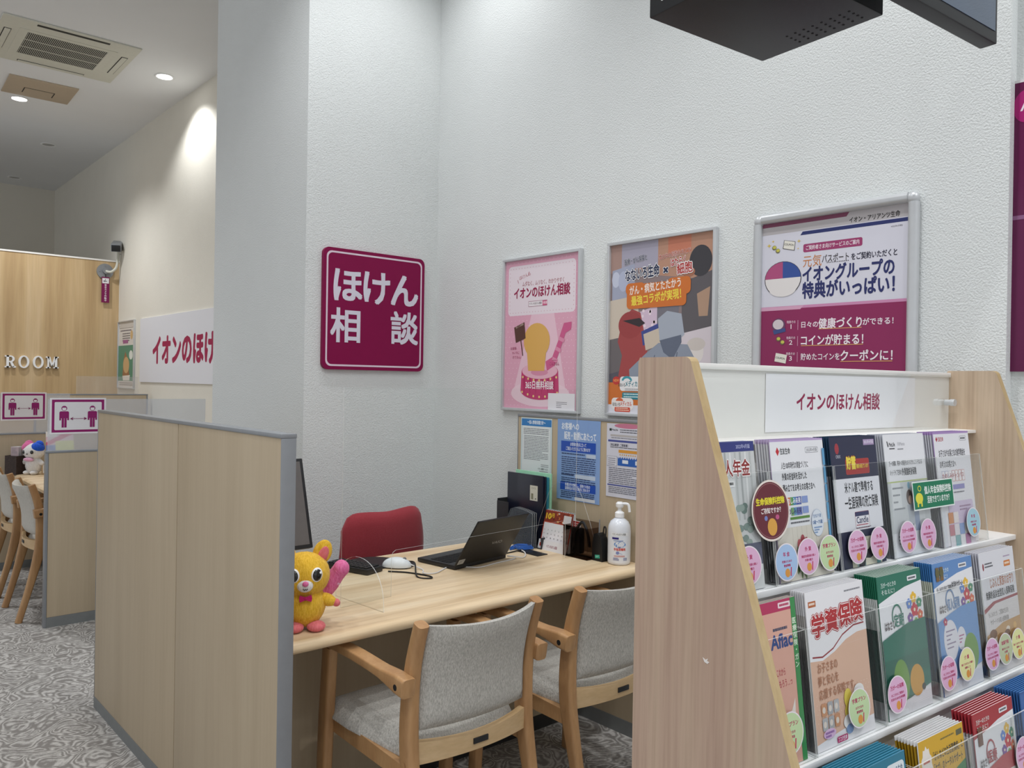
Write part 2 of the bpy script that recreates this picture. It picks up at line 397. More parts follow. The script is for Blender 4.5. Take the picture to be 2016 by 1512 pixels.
sbox('trim_1', 'whitem', -1, D, YR-.006, YR+.1, 2.725, 2.742, label='white cap strip on the oak partition wall')
sbox('baseboard_posters', 'base', D-.012, D, .802, YS, 0, .07)
sbox('baseboard_pillar', 'base', XC-.01, D-.012, YS-.012, YS, 0, .07)

# ceiling lamps
LB = ['bright round ceiling downlight nearest the pillar', 'bright round ceiling downlight beside the beige hatch',
      'unlit round downlight in the dim middle of the ceiling', 'unlit round downlight near the far end of the ceiling']
for i, (x, y) in enumerate(((2.324, 7.28), (1.498, 8.836), (2.048, 10.358), (2.061, 12.403))):
    t = thing('ceiling_downlight', LB[i], 'light', (x, y, ZC), 0, 'round ceiling downlights')
    bm = BM(); add_lathe(bm, [(.078, 0), (.082, -.004), (.078, -.007), (.066, -.007), (.062, -.003), (.062, 0)]); obj('trim_ring', bm, 'white', t)
    bm = BM(); add_cyl(bm, (0, 0, -.001), (0, 0, -.004), .06, n=28); obj('lens', bm, 'lamp' if i < 2 else 'lampoff', t)
# air conditioner
t = thing('air_conditioner', 'cream four-way cassette air conditioner in the ceiling', 'air conditioner', (1.53, 7.285, ZC), R(-1)); t.scale = (1, 1, .4)
def rect_frame(bm, w, h, ww, hh, z0, z1, mi=0):
    add_box(bm, -w/2, w/2, -h/2, -hh/2, z0, z1, mi); add_box(bm, -w/2, w/2, hh/2, h/2, z0, z1, mi)
    add_box(bm, -w/2, -ww/2, -hh/2, hh/2, z0, z1, mi); add_box(bm, ww/2, w/2, -hh/2, hh/2, z0, z1, mi)
bm = BM(); add_box(bm, -.475, .475, -.485, .485, -.03, 0, bev=.008); obj('panel', bm, 'cream', t)
bm = BM(); rect_frame(bm, .68, .60, .56, .50, -.036, -.03); obj('grille_frame', bm, 'cream', t)
g = bx('intake_grille', 'grille', t, -.28, .28, -.25, .25, -.0335, -.03)
bm = BM()
for i in range(46):
    x = -.275 + i*.0122; add_box(bm, x, x+.0034, -.25, .25, -.036, -.0335)
for y in (-.085, .083): add_box(bm, -.28, .28, y-.005, y+.005, -.0365, -.0335)
obj('slats', bm, 'cream', g)
for i, (cx, cy, w, h) in enumerate(((0, -.43, .5, .035), (0, .43, .5, .035), (-.41, 0, .05, .46), (.41, 0, .05, .46))):
    bm = BM(); add_box(bm, cx-w/2, cx+w/2, cy-h/2, cy+h/2, -.0335, -.0300, bev=.001); f = obj('air_slot', bm, 'grille', t)
    if i != 0:
        bm = BM(); add_box(bm, cx-w/2+.006, cx+w/2-.004, cy-h/2+.006, cy+h/2-.004, -.042, -.034, bev=.003); obj('louver', bm, 'cream', f)
t = thing('ceiling_hatch', 'beige access panel in the ceiling behind the air conditioner', 'hatch', (1.588, 8.415, ZC), R(-2))
bm = BM(); add_box(bm, -.272, .272, -.265, .265, -.012, 0, bev=.003); obj('panel', bm, 'beige', t)
bm = BM()
for a in ((-.12, .12, -.004, .004), (-.124, -.116, 0, .15), (.116, .124, 0, .15)): add_box(bm, *a, -.0135, -.012)
obj('lid_gap', bm, 'grille', t)

# room letters (slab serif)
def letter_bits(ch):
    out = []
    H, S, T = .124, .021, .013
    if ch in 'O':
        n = 36; w, wi = .049, .03
        ring = [[(.05+w*math.cos(2*math.pi*i/n), H/2+.066*math.sin(2*math.pi*i/n)), (.05+wi*math.cos(2*math.pi*i/n), H/2+.053*math.sin(2*math.pi*i/n))] for i in range(n)]
        for i in range(n):
            a, b = ring[i], ring[(i+1) % n]; out.append([a[0], b[0], b[1], a[1]])
    if ch == 'R':
        out += [[(.014, 0), (.036, 0), (.036, H), (.014, H)], [(0, 0), (.05, 0), (.05, T), (0, T)], [(0, H-T), (.05, H-T), (.05, H), (0, H)]]
        n = 14; c = (.05, H-.034)
        pts = [(c[0]+.037*math.sin(math.pi*i/n), c[1]+.034*math.cos(math.pi*i/n)) for i in range(n+1)]
        pin = [(c[0]+.017*math.sin(math.pi*i/n), c[1]+.022*math.cos(math.pi*i/n)) for i in range(n+1)]
        for i in range(n): out.append([pts[i], pts[i+1], pin[i+1], pin[i]])
        out += [[(.036, H-.068), (.05, H-.068), (.05, H-.056), (.036, H-.056)], [(.045, .056), (.066, .058), (.088, T), (.068, 0)], [(.068, 0), (.1, 0), (.1, T), (.068, T)]]
    if ch == 'M':
        out += [[(.014, 0), (.03, 0), (.03, H), (.014, H)], [(.084, 0), (.106, 0), (.106, H), (.084, H)], [(0, 0), (.042, 0), (.042, T), (0, T)], [(.07, 0), (.12, 0), (.12, T), (.07, T)],
                [(0, H-T), (.03, H-T), (.03, H), (0, H)], [(.09, H-T), (.12, H-T), (.12, H), (.09, H)],
                [(.014, H), (.038, H), (.066, .02), (.052, .02)], [(.052, .02), (.066, .02), (.1, H), (.082, H)]]
    return out
for i, (ch, x) in enumerate((('R', 1.547), ('O', 1.668), ('O', 1.8), ('M', 1.922))):
    bm = BM()
    for q in letter_bits(ch): add_prism(bm, q, 'y', -.028, 0)
    o = obj('sign_letter', bm, 'white', None, (x, YR, 1.519), smooth=False)
    tag(o, ['raised white letter R on the oak partition wall', 'raised white letter O right after the R', 'raised white letter O just before the M', 'raised white letter M ending the word on the oak wall'][i], 'letter', 'raised letters on the oak wall')
# security camera
t = thing('security_camera', 'grey box security camera on a curved arm on the oak wall', 'camera', (2.49, YR, 2.61))
bm = BM(); add_cyl(bm, (0, 0, 0), (0, -.018, 0), .085, n=28); add_cyl(bm, (0, -.018, 0), (0, -.05, 0), .028, n=16)
for a in range(4): add_cyl(bm, (.06*math.cos(a*1.57), -.018, .06*math.sin(a*1.57)), (.06*math.cos(a*1.57), -.022, .06*math.sin(a*1.57)), .007, n=8)
obj('wall_plate', bm, 'grey', t)
bm = BM(); add_sweep(bm, smooth_path([(0, -.04, 0), (.05, -.06, -.005), (.1, -.07, .05), (.115, -.07, .16), (.118, -.07, .25)]), circ(.014)); obj('arm', bm, 'cream', t)
b = bpy.data.objects.new('camera_body', None)
bm = BM(); add_box(bm, -.052, .052, -.14, .09, -.045, .045, bev=.01); h = obj('body', bm, 'grey', t, (.11, -.07, .29)); h.rotation_euler = (R(18), 0, R(-22))
bpy.data.objects.remove(b)
bm = BM(); add_box(bm, -.044, .044, -.146, -.138, -.037, .030, bev=.003); obj('lens_window', bm, 'dark', h)
bm = BM(); add_sweep(bm, smooth_path([(.04, .08, 0), (.1, .07, -.02), (.09, .0, -.12), (.02, 0, -.09)]), circ(.005, 6)); obj('cable', bm, 'cable', h)
p = Print('cam', 80, 285, '7a1350')
p.rect(6, 14, 68, 58, 'e8e6ea'); p.ell(30, 48, 13, 9, '6a6a70'); p.rect(34, 22, 5, 20, '6a6a70'); p.rect(24, 43, 30, 10, '8a8a90')
p.vtext('安全カメラ作動中', 40, 78, 24, 'f0e6ee', 24.5, .02)
o = p.build('hanging_tag', None, 'pr', 6, '5d0d3c'); o.location = (2.493, YR-.03, 2.262)
tag(o, 'narrow magenta tag hanging under the security camera', 'tag')
bm = BM(); add_cyl(bm, (0, 0, .28), (0, .0, .315), .004, n=6); obj('hook', bm, 'dark', o)
# long white sign board on the far right wall
p = Print('board', 3250, 660, 'dcdde3')
p.text('イオンのほけん相談', 425, 190, 305, '9c1c4c', w=2480, b=.048)
o = p.build('sign_board', None, 'pr', 12, 'e0e0e4', side='f2f2f2'); o.location = (D-.012, 8.88-1.625, 1.39); o.rotation_euler = (0, 0, R(-90))
tag(o, 'long white sign board with magenta lettering on the far wall', 'sign')
# ------------------------------------------------------------------ frames and posters
def poster_frame(name, label, y_hi, y_lo, z0, z1, art, fw_=.014, dep=.022, style='slim', cat='poster', group='framed posters on the wall', x=D):
    """hangs on the wall x, facing -X; local x runs towards -Y"""
    w = y_hi - y_lo; t = thing(name, label, cat, (x, (y_hi+y_lo)/2, z0), R(-90), group); h = z1 - z0
    bm = BM()
    if style == 'slim':
        for a in ((-w/2, w/2, 0, fw_), (-w/2, w/2, h-fw_, h)): add_box(bm, a[0], a[1], -dep, 0, a[2], a[3], bev=.003)
        for a in ((-w/2, -w/2+fw_), (w/2-fw_, w/2)): add_box(bm, a[0], a[1], -dep, 0, fw_*.6, h-fw_*.6, bev=.003)
    else:
        r = .022; sec = rsec(.034, dep, .45, 4)
        L = [(-w/2+.017, -dep/2, r), (-w/2+.017, -dep/2, h-r-.017)]
        for sx in (-1, 1): add_sweep(bm, [(sx*(w/2-.017), -dep/2, .034), (sx*(w/2-.017), -dep/2, h-.034)], sec, (1, 0, 0))
        for z in (.017, h-.017): add_sweep(bm, [(-w/2+.034, -dep/2, z), (w/2-.034, -dep/2, z)], sec, (0, 0, 1))
        for sx in (-1, 1):
            for z in (.017, h-.017):
                cz = z + (.017 if z < .1 else -.017)
                pts = [(sx*(w/2-.034+.017*math.sin(a)), -dep/2, cz + (-1 if z < .1 else 1)*.017*math.cos(a)) for a in [math.pi/2*i/6 for i in range(7)]]
                for q in range(6): pass
                add_ball(bm, (sx*(w/2-.021), -dep/2, z + (.004 if z < .1 else -.004)), (.021, dep/2+.001, .021), 16)
    obj('frame', bm, 'alu', t)
    a = art.build('poster_sheet', t, 'prg', 2, 'dddddd'); a.location = (0, -dep*.45, fw_*.97)
    sx = (w - fw_*1.94)/(art.w*.001); sz = (h - fw_*1.94)/(art.h*.001); a.scale = (sx, 1, sz)
    return t
# pink poster
p = Print('pink', 515, 728, 'e2a9be', .03)
rr = random.Random(3)
p.dots([(x+(14 if (j % 2) else 0), y) for j, y in enumerate(range(12, 720, 26)) for x in range(8, 515, 28)], 2.3, 'f2d3dd')
p.poly([(205, 240), (345, 240), (440, 650), (70, 650)], 'ecc6d4'); p.ell(258, 655, 205, 62, 'efd0db')
p.rrect(22, 26, 470, 246, 22, 'ecdfe6')
p.dots([(38+i*20.5, 40) for i in range(22)] + [(38+i*20.5, 258) for i in range(22)] + [(34, 60+i*20) for i in range(10)] + [(480, 60+i*20) for i in range(10)], 2.6, 'd8aebc')
p.text('ほけんも', 105, 78, 22, 'b5646f', b=.01, rot=14); p.poly([(88, 96), (91, 95), (98, 112), (95, 113)], 'b5646f'); p.poly([(172, 60), (175, 61), (169, 82), (166, 81)], 'b5646f')
p.text('ムダなく、ムリなく、わかりやすく', 126, 106, 26, 'a3525e', w=290, b=.01)
p.text('イオンのほけん相談', 66, 134, 58, '99184a', w=390, b=.035)
p.rect(172, 206, 132, 27, '9a5c70'); p.rect(174, 208, 128, 23, 'f0e8ec'); p.rect(272, 208, 32, 23, 'd25c86')
p.text('イオンのほけん相談', 178, 212, 13, '4d3a42', w=88); p.text('検索', 277, 211, 15, 'fae6ee')
p.ell(258, 548, 128, 42, 'c43a70'); p.poly([(130, 545), (386, 545), (392, 640), (124, 640)], 'c43a70'); p.ell(258, 640, 134, 44, 'c43a70')
for i in range(6): p.poly([(140+i*42, 566), (160+i*42, 572), (150+i*42, 664)], 'b0295f')
p.ell(258, 545, 124, 39, 'e9b4c6'); p.ell(258, 552, 60, 16, 'd98faa')
p.dots([(140+i*39, 575+16*math.sin(math.pi*i/6)) for i in range(7)] + [(136+i*41, 648+22*math.sin(math.pi*i/6)) for i in range(7)], 6.5, 'f0d08a')
p.text('365日無料相談', 258, 592, 43, 'f6eef2', w=196, b=.02, al='c')
# plain yellow and pink shapes in the middle of the pink poster
p.poly([(300, 500), (345, 480), (385, 400), (420, 322), (470, 318), (468, 352), (432, 368), (400, 440), (362, 520), (310, 545)], 'cf5c8c')
for x, y in ((350, 478), (372, 430), (394, 384)): p.poly([(x, y), (x+34, y+14), (x+27, y+30), (x-8, y+16)], 'e08fae')
p.ell(235, 400, 92, 86, 'dfae5c'); p.poly([(165, 430), (305, 430), (292, 545), (178, 545)], 'dfae5c')
p.poly([(70, 330), (145, 306), (156, 386), (84, 406)], '5a3a30'); p.text('詳しくは検索', 84, 326, 11, 'c8b4a4', w=58, rot=17); p.poly([(118, 396), (124, 394), (140, 470), (134, 471)], '5a3a30')
for i, s in enumerate(('お客様', 'ついでに', 'きてるん♪')): p.text(s, 46+i*8, 426+i*22, 15, 'b05a78')
p.text('こんさるん', 330, 502, 19, 'a83262', w=62); p.rect(345, 494, 32, 2, 'a83262')
p.rect(322, 650, 178, 78, 'ece8ec'); p.bars(378, 690, 70, 4, 8, '86828a', 3, 5)
poster_frame('framed_poster', 'pink framed poster with a round red drum stage', 3.05, 2.513, 1.31, 2.062, p)
# collage poster
p = Print('collage', 515, 728, '8d7c7c', .03)
p.rect(0, 0, 170, 120, 'a98a80'); p.rect(60, 0, 190, 110, 'a7a3b4'); p.poly([(250, 0), (515, 0), (515, 190), (250, 150)], 'b98d76'); p.rect(300, 0, 110, 70, 'c77c62')
p.poly([(10, 110), (130, 90), (135, 235), (10, 240)], 'a3a8bd'); p.ell(30, 150, 22, 34, 'c5cadc'); p.ell(70, 160, 26, 44, 'b3b9d0')
p.poly([(0, 240), (150, 225), (160, 400), (0, 410)], 'cfc2b2'); p.poly([(150, 300), (260, 270), (300, 420), (150, 430)], 'd3bdd0'); p.dots([(rr.uniform(150, 250), rr.uniform(290, 400)) for _ in range(18)], 7, 'ead9e2')
p.poly([(250, 240), (360, 230), (350, 400), (250, 400)], '76737c'); p.poly([(370, 190), (515, 150), (515, 370), (370, 410)], '5f5a5e'); p.poly([(440, 240), (500, 215), (490, 330), (450, 330)], 'b09079')
p.poly([(345, 400), (515, 370), (515, 600), (380, 600)], 'd7cdd3'); p.ell(440, 470, 34, 46, 'e3dcd8'); p.ell(440, 440, 42, 26, 'cfc6c0'); p.rect(470, 560, 45, 120, 'c9a98d')
p.poly([(0, 410), (70, 400), (80, 700), (0, 700)], '6c6668'); p.poly([(0, 560), (130, 530), (230, 690), (0, 700)], '57555f')
p.ell(455, 110, 52, 62, '3d3b40'); p.ell(400, 150, 30, 20, 'a86f55')
# abstract red and blue-grey masses
p.poly([(40, 620), (70, 480), (45, 420), (70, 320), (120, 282), (165, 300), (190, 400), (210, 500), (160, 560), (110, 640)], 'a34747'); p.ell(112, 350, 64, 58, '9b3f40'); p.poly([(70, 330), (160, 360), (190, 345), (160, 322)], '33292d')
p.poly([(170, 380), (255, 350), (262, 410), (180, 440)], '3f4c8f'); p.poly([(182, 392), (290, 360), (300, 430), (195, 460)], 'cdbfae')
p.poly([(110, 540), (200, 470), (260, 430), (400, 440), (450, 520), (470, 700), (120, 700)], '8f97a6'); p.poly([(255, 330), (300, 300), (370, 315), (385, 400), (360, 420), (265, 420)], 'a7aebb'); p.poly([(265, 420), (370, 400), (372, 430), (330, 500), (285, 470)], '626a7c')
p.poly([(180, 590), (230, 560), (270, 600), (220, 660), (185, 650)], 'aab1be')
for x0, y0, x1, y1 in ((300, 520, 310, 690), (400, 500, 440, 690), (240, 480, 200, 600), (350, 470, 330, 600)): p.poly([(x0, y0), (x0+4, y0), (x1+4, y1), (x1, y1)], '5d6678')
p.text('医療・がん保険と', 78, 66, 28, '2b3350', w=118, b=.02, oc='e9e7ea', rot=6); p.text('体の中の細胞たちとで', 255, 66, 25, 'b5543a', w=155, b=.02, oc='ece6e4', rot=6)
p.text('なないろ生命', 84, 112, 54, '26304e', w=176, b=.035, oc='eeecee', ob=.1, rot=4); p.text('×', 280, 108, 48, '26304e', b=.05, oc='eeecee', ob=.1)
p.text('はたらく', 316, 88, 36, 'b03330', w=72, b=.035, oc='f0eceb', ob=.1, rot=6); p.text('細胞', 348, 112, 48, 'b03330', w=72, b=.03, oc='f0eceb', ob=.1, rot=6)
p.rrect(92, 178, 300, 104, 18, 'd0722f'); p.rrect(86, 172, 100, 50, 20, 'd0722f'); p.rrect(300, 166, 112, 70, 20, 'd0722f')
p.text('がん・病気とたたかう', 108, 184, 42, 'f4e9df', w=258, b=.025, rot=4); p.text('最強コラボが実現！', 118, 228, 44, 'f3dd4c', w=250, b=.03, rot=4)
p.rect(0, 610, 515, 118, 'd0722f'); p.rect(0, 610, 515, 2, 'd0722f')
p.rect(0, 690, 515, 40, 'dfdee6')
p.poly([(0, 596), (515, 596), (515, 692), (0, 692)], 'd0722f')
p.ell(42, 588, 20, 18, 'c43a34'); p.text('NEW', 42, 579, 16, 'e89b58', al='c', w=30, b=.03)
p.rrect(62, 570, 120, 62, 14, 'ecebec'); p.ell(100, 588, 28, 20, '3f9cab', a0=180, a1=360); p.ell(100, 590, 18, 12, 'ecebec', a0=180, a1=360)
p.text('なないろ', 54, 598, 17, '2c2c30', w=36, b=.03); p.text('メディカル', 92, 588, 27, '2e7f8e', w=82, b=.03); p.bars(90, 622, 80, 2, 8, '8a8a8e', 3, 4)
p.rrect(76, 638, 106, 30, 6, '2f8392'); p.bars(84, 643, 90, 2, 11, 'c5e0e4', 5, 9)
p.rrect(18, 668-6, 118, 52, 16, 'efe9e6'); p.ell(62, 676, 20, 14, 'd9693e', a0=180, a1=360); p.text('なないろ', 24, 682, 17, '2c2c30', w=40, b=.03); p.text('メディカル', 66, 676, 22, 'cf4f3a', w=62, b=.03); p.rrect(36, 702, 84, 20, 5, 'd4513b'); p.bars(42, 705, 72, 2, 8, 'f0cbb8', 4, 2)
poster_frame('framed_poster', 'orange and grey collage framed poster behind the brochure rack', 2.352, 1.795, 1.311, 2.063, p)
# passport poster
p = Print('passport', 594, 1051, 'dcdbe6', .03)
p.rect(0, 0, 594, 62, 'b9b4b6'); p.poly([(0, 0), (372, 0), (360, 22), (0, 22)], '7c3a58'); p.poly([(180, 66), (594, 66), (594, 84), (170, 84)], '27316b')
p.text('イオン・アリアンツ生命', 372, 28, 30, '26221f', w=190, b=.03); p.text('※2022年4月現在', 530, 96, 9, '77767e', w=42)
p.rrect(184, 132, 240, 42, 8, 'a03a6c'); p.text('ご契約者さま向けサービスのご案内', 196, 140, 25, 'f0e2ea', w=216, b=.02)
p.text('元気', 184, 190, 64, 'c9792f', w=78, b=-.004); p.text('パスポート', 264, 196, 44, '3a3436', w=108, b=.012); p.dots([(286+i*7, 238) for i in range(13)], 2.4, '3a3436'); p.text('をご契約いただくと', 382, 204, 36, '26223a', w=172, b=.025)
p.text('イオングループの', 184, 246, 84, '252c66', w=360, b=.035); p.text('特典がいっぱい！', 184, 326, 88, '252c66', w=362, b=.035)
for x, y, r in ((32, 118, 11), (50, 98, 7), (162, 150, 5), (165, 112, 9)): p.poly([(x, y-r), (x+r*.25, y-r*.25), (x+r, y), (x+r*.25, y+r*.25), (x, y+r), (x-r*.25, y+r*.25), (x-r, y), (x-r*.25, y-r*.25)], 'dfc04f')
for x, y in ((56, 132), (72, 150)): p.ell(x, y, 10, 12, '6e6a4a'); p.ell(x+1, y-2, 8, 8, 'cfc85a')
p.poly([(100, 98), (150, 112), (146, 158), (94, 142)], '44403e'); p.poly([(102, 100), (148, 114), (144, 155), (97, 140)], 'ece8dd'); p.text('COUPON', 100, 112, 14, '2a2a2a', w=42, rot=-14, b=.02)
# plain ball of pink, blue and white in place of the drawing on the left
p.ell(96, 300, 82, 92, '2d2630'); p.ell(96, 300, 79, 89, 'e9e4e2'); p.ell(96, 296, 79, 85, 'b34f7e', a0=180, a1=270, n=16); p.poly([(17, 296), (96, 211), (96, 296)], 'b34f7e'); p.poly([(96, 211), (175, 296), (96, 296)], '35529b'); p.ell(96, 296, 79, 85, '35529b', a0=270, a1=360, n=16); p.ell(96, 352, 60, 40, 'e9e4e2')
p.rect(0, 442, 594, 18, 'cf8db4'); p.rect(0, 456, 594, 595, '8e2459'); p.poly([(0, 444), (190, 444), (176, 462), (0, 462)], 'd9a5c0')
for i, (a, bb, c) in enumerate((('日々の', '健康づくり', 'ができる！'), ('', 'コインが貯まる！', ''), ('貯めたコインを', 'クーポンに！', ''))):
    y = 520 + i*82
    p.text('特典その', 118, y-2, 16, 'e8ccd9', w=38, b=.02); p.text(str(i+1), 137, y+12, 34, 'f3e4ec', al='c', b=.01); p.rect(166, y-2, 2, 50, 'd9a5c0')
    if i == 0: p.text(a, 182, y+6, 34, 'f3e6ee', w=70, b=.02); p.text(bb, 255, y-6, 56, 'f6ecf2', w=172, b=.025); p.text(c, 431, y+4, 36, 'f3e6ee', w=114, b=.02); p.rect(255, y+46, 172, 3, 'e8b06a')
    if i == 1: p.text(bb, 182, y-6, 56, 'f6ecf2', w=252, b=.025); p.rect(182, y+46, 252, 3, 'e8b06a')
    if i == 2: p.text(a, 182, y+4, 38, 'f3e6ee', w=161, b=.02); p.text(bb, 347, y-8, 56, 'f6ecf2', w=197, b=.025); p.rect(347, y+46, 197, 3, 'e8b06a')
p.ell(82, 540, 30, 36, '6a4064'); p.ell(80, 536, 24, 26, 'd8ccd0'); p.poly([(56, 566), (112, 556), (114, 574), (62, 588)], '3d4c86')
for x, y in ((82, 612), (100, 630)): p.ell(x, y, 10, 12, '6e6a4a'); p.ell(x+1, y-2, 8, 8, 'cfc85a')
p.poly([(72, 684), (122, 696), (116, 740), (66, 728)], 'ece8dd'); p.text('COUPON', 70, 700, 14, '2a2a2a', w=42, rot=-12, b=.02)
poster_frame('framed_poster', 'large magenta and white framed poster with rounded silver frame', 1.632, 1.046, 1.285, 2.075, p, .034, .03, 'round')
# green poster in the far corner
p = Print('far', 515, 728, 'd9d5d0', .2)
p.rect(0, 0, 515, 60, 'c9c4be'); p.rect(30, 66, 455, 5, '6a6560'); p.bars(60, 90, 390, 1, 30, '77727a', 14, 2); p.bars(130, 125, 250, 4, 26, '7a757a', 12, 3); p.rect(150, 200, 170, 40, '9c5a8e'); p.ell(430, 150, 40, 50, 'cfae7c')
p.rect(0, 262, 515, 392, '4e8a72'); p.ell(420, 370, 60, 50, 'dfe6e0'); p.poly([(150, 600), (180, 420), (240, 330), (320, 420), (380, 600)], '9a6c4a'); p.ell(270, 480, 100, 90, 'cda878'); p.poly([(150, 600), (400, 590), (380, 650), (170, 650)], 'e9e4da')
p.bars(50, 670, 420, 2, 22, 'a9a29c', 10, 7)
poster_frame('framed_poster', 'green framed poster in the far corner beside the oak wall', 9.66, 9.07, 1.31, 2.057, p)
# magenta sign on the right wall
p = Print('right', 560, 860, '5e0c42', .2); p.rect(0, 0, 560, 8, 'd9d6d6'); p.rect(0, 0, 8, 860, 'd6d3d3'); p.rect(0, 400, 560, 12, '8a5a80'); p.ell(42, 80, 34, 48, 'a3156a'); p.text('A', 42, 55, 44, 'f0e0ea', al='c', b=.02)
o = p.build('sign_board', None, 'prg', 14, 'd0cdcc'); o.location = (D+.05-.014, .813-.28, 1.505); o.rotation_euler = (0, 0, R(-90))
tag(o, 'dark magenta sign board on the wall at the right edge', 'sign')
# square magenta sign on the pillar
t = thing('square_sign', 'square magenta sign with white frame line and lettering', 'sign', (2.236, YS, 1.5))
bm = BM(); add_prism(bm, [(x, .307+y) for x, y in rsec(.612, .614, .055, 6)], 'y', -.02, 0); obj('panel', bm, 'mag', t)
p = Print('sq', 612, 614, None, .06)
o_, i_ = rsec(578, 580, .05, 5), rsec(560, 562, .045, 5)
for k in range(len(o_)):
    a, b2 = o_[k], o_[(k+1) % len(o_)]; c, d2 = i_[(k+1) % len(i_)], i_[k]
    p.face([(306+q[0], 307-q[1]) for q in (a, b2, c, d2)], 'e6d2e0')
p.n += 1
for ch, x, y in (('ほ', 140, 94), ('け', 310, 94), ('ん', 484, 94)): p.text(ch, x, y-4, 190, 'dfdbe8', al='c', b=.034)
for ch, x, y in (('相', 128, 300), ('談', 486, 296)): p.text(ch, x, y, 184, 'dfdbe8', al='c', b=.027)
me_parent = p
def art_only(p, name, parent, y):
    me = bpy.data.meshes.new(name); k = .001
    me.from_pydata([((x-p.w/2)*k, y-z*p.step*k, (p.h-yy)*k) for x, yy, z in p.v], [], p.f)
    a = me.color_attributes.new('Col', 'FLOAT_COLOR', 'CORNER'); buf = []
    for q, c in zip(me.polygons, p.c): buf += [c[0], c[1], c[2], 1]*q.loop_total
    a.data.foreach_set('color', buf); me.materials.append(M['pr'])
    o = bpy.data.objects.new(name, me); COL.objects.link(o); o.parent = parent; return o
art_only(p, 'lettering', t, -.0206)
# ------------------------------------------------------------------ desk partitions
def partition(name, label, x0, x1, y0, y1, h, seams=(), along='y', kick=.05, post_lo=True, post=.012):
    t = thing(name, label, 'partition', ((x0+x1)/2, (y0+y1)/2, 0))
    cx, cy = (x0+x1)/2, (y0+y1)/2; a0, a1 = (y0-cy, y1-cy) if along == 'y' else (x0-cx, x1-cx); w = (x1-x0)/2 if along == 'y' else (y1-y0)/2
    def bb(nm, mat, u0, u1, w0, w1, z0, z1, bev=0):
        bm = BM(); 
        if along == 'y': add_box(bm, w0, w1, u0, u1, z0, z1, bev=bev)
        else: add_box(bm, u0, u1, w0, w1, z0, z1, bev=bev)
        return obj(nm, bm, mat, t)
    cuts = [a0+post] + [s - (cy if along == 'y' else cx) for s in seams] + [a1-post]
    for c0, c1 in zip(cuts, cuts[1:]): bb('panel', 'tan', c0+(.003 if c0 > a0+post else .001), c1-(.003 if c1 < a1-post else .001), -w+.001, w-.001, kick, h-.012, .0015)
    if len(cuts) > 2:
        bb('core', 'base', cuts[0], cuts[-1], -w+.008, w-.008, .01, h-.014)
    bb('cap', 'grey', a0, a1, -w-.0015, w+.0015, h-.012, h, .002)
    bb('end_post', 'grey', a0, a0+post, -w, w, 0, h-.012, .002); bb('end_post', 'grey', a1-post, a1, -w, w, 0, h-.012, .002)
    bb('kick_plate', 'kick', a0+post, a1-post, -w-.001, w+.001, 0, kick)
    return t
partition('desk_partition', 'tall tan two-panel partition with grey end at the near booth', .961, 1.005, 2.02, 3.82, 1.30, (2.817,), 'y', .048, post=.004)
partition('desk_partition', 'low tan partition with grey kick plate beside the rear chairs', 1.035, 2.6, 5.18, 5.225, 1.012, (), 'x', .058, post=.014)
partition('desk_partition', 'tan partition beyond the rear chairs and the white plush', 1.03, 2.6, 6.90, 6.945, 1.012, (), 'x', .058, post=.014)
partition('desk_partition', 'tan notice partition against the wall beside the near desk', 2.553, 2.597, 1.96, 2.845, 1.30, (), 'y', .06, post=.004)
partition('desk_partition', 'farthest tan partition below the green framed poster', 1.6, 2.6, 8.5, 8.545, 1.27, (), 'x', .058, post=.014)

def pane(name, label, poly, axis, a0, a1, mat, loc, rz=0, cat='screen', group=None):
    t = thing(name, label, cat, loc, rz, group)
    bm = BM(); add_prism(bm, poly, axis, a0, a1, 0, 1); return t, obj('panel', bm, [mat, 'edge'], t, smooth=False)
def distance_sign(label, loc, rz=0):
    p = Print('dist', 297, 210, 'f2f0f3', .1)
    p.rect(10, 10, 277, 190, '96206c'); p.rrect(24, 24, 249, 162, 6, 'eeecef')
    for cx in (74, 223):
        m = '96206c'
        p.ell(cx, 61, 15, 15, m); p.rect(cx-10, 57, 20, 10, 'f4f2f4'); p.ell(cx, 67, 10, 6, 'f4f2f4')
        p.rrect(cx-25, 78, 50, 40, 8, m); p.rect(cx-25, 90, 9, 40, m); p.rect(cx+16, 90, 9, 40, m); p.rect(cx-13, 110, 12, 62, m); p.rect(cx+1, 110, 12, 62, m)
    for i in range(11): p.rect(114+i*6.4, 119, 4, 4, '96206c')
    p.poly([(104, 121), (122, 112), (117, 121), (122, 130)], '7d1a55'); p.poly([(194, 121), (176, 112), (181, 121), (176, 130)], '7d1a55')
    o = p.build('distance_sign', None, 'pr', .6, 'f2f2f2'); o.location = loc; o.rotation_euler = (0, 0, rz)
    return tag(o, label, 'sign', 'keep-distance signs')
pane('acrylic_divider', 'frosted acrylic panel standing on the low rear partition', [(-.45, 0), (.45, 0), (.45, .298), (-.45, .298)], 'y', -.002, .002, 'acrf', (1.495, 5.2, 1.012), 0, 'screen', None)
distance_sign('magenta keep-distance sign cut off by the tall partition', (1.203, 5.1965, 1.107))
pane('acrylic_divider', 'frosted acrylic panel at the left edge behind the white plush', [(-.24, 0), (.26, 0), (.26, .295), (-.24, .295)], 'y', -.002, .002, 'acrf', (1.28, 6.92, 1.012))
distance_sign('magenta keep-distance sign at the left edge of the picture', (1.232, 6.9165, 1.105))
pane('acrylic_divider', 'pale acrylic panel far back, in front of the oak wall', [(-.3, 0), (.26, 0), (.26, .172), (-.3, .172)], 'y', -.002, .002, 'acrt', (2.25, 8.52, 1.27))

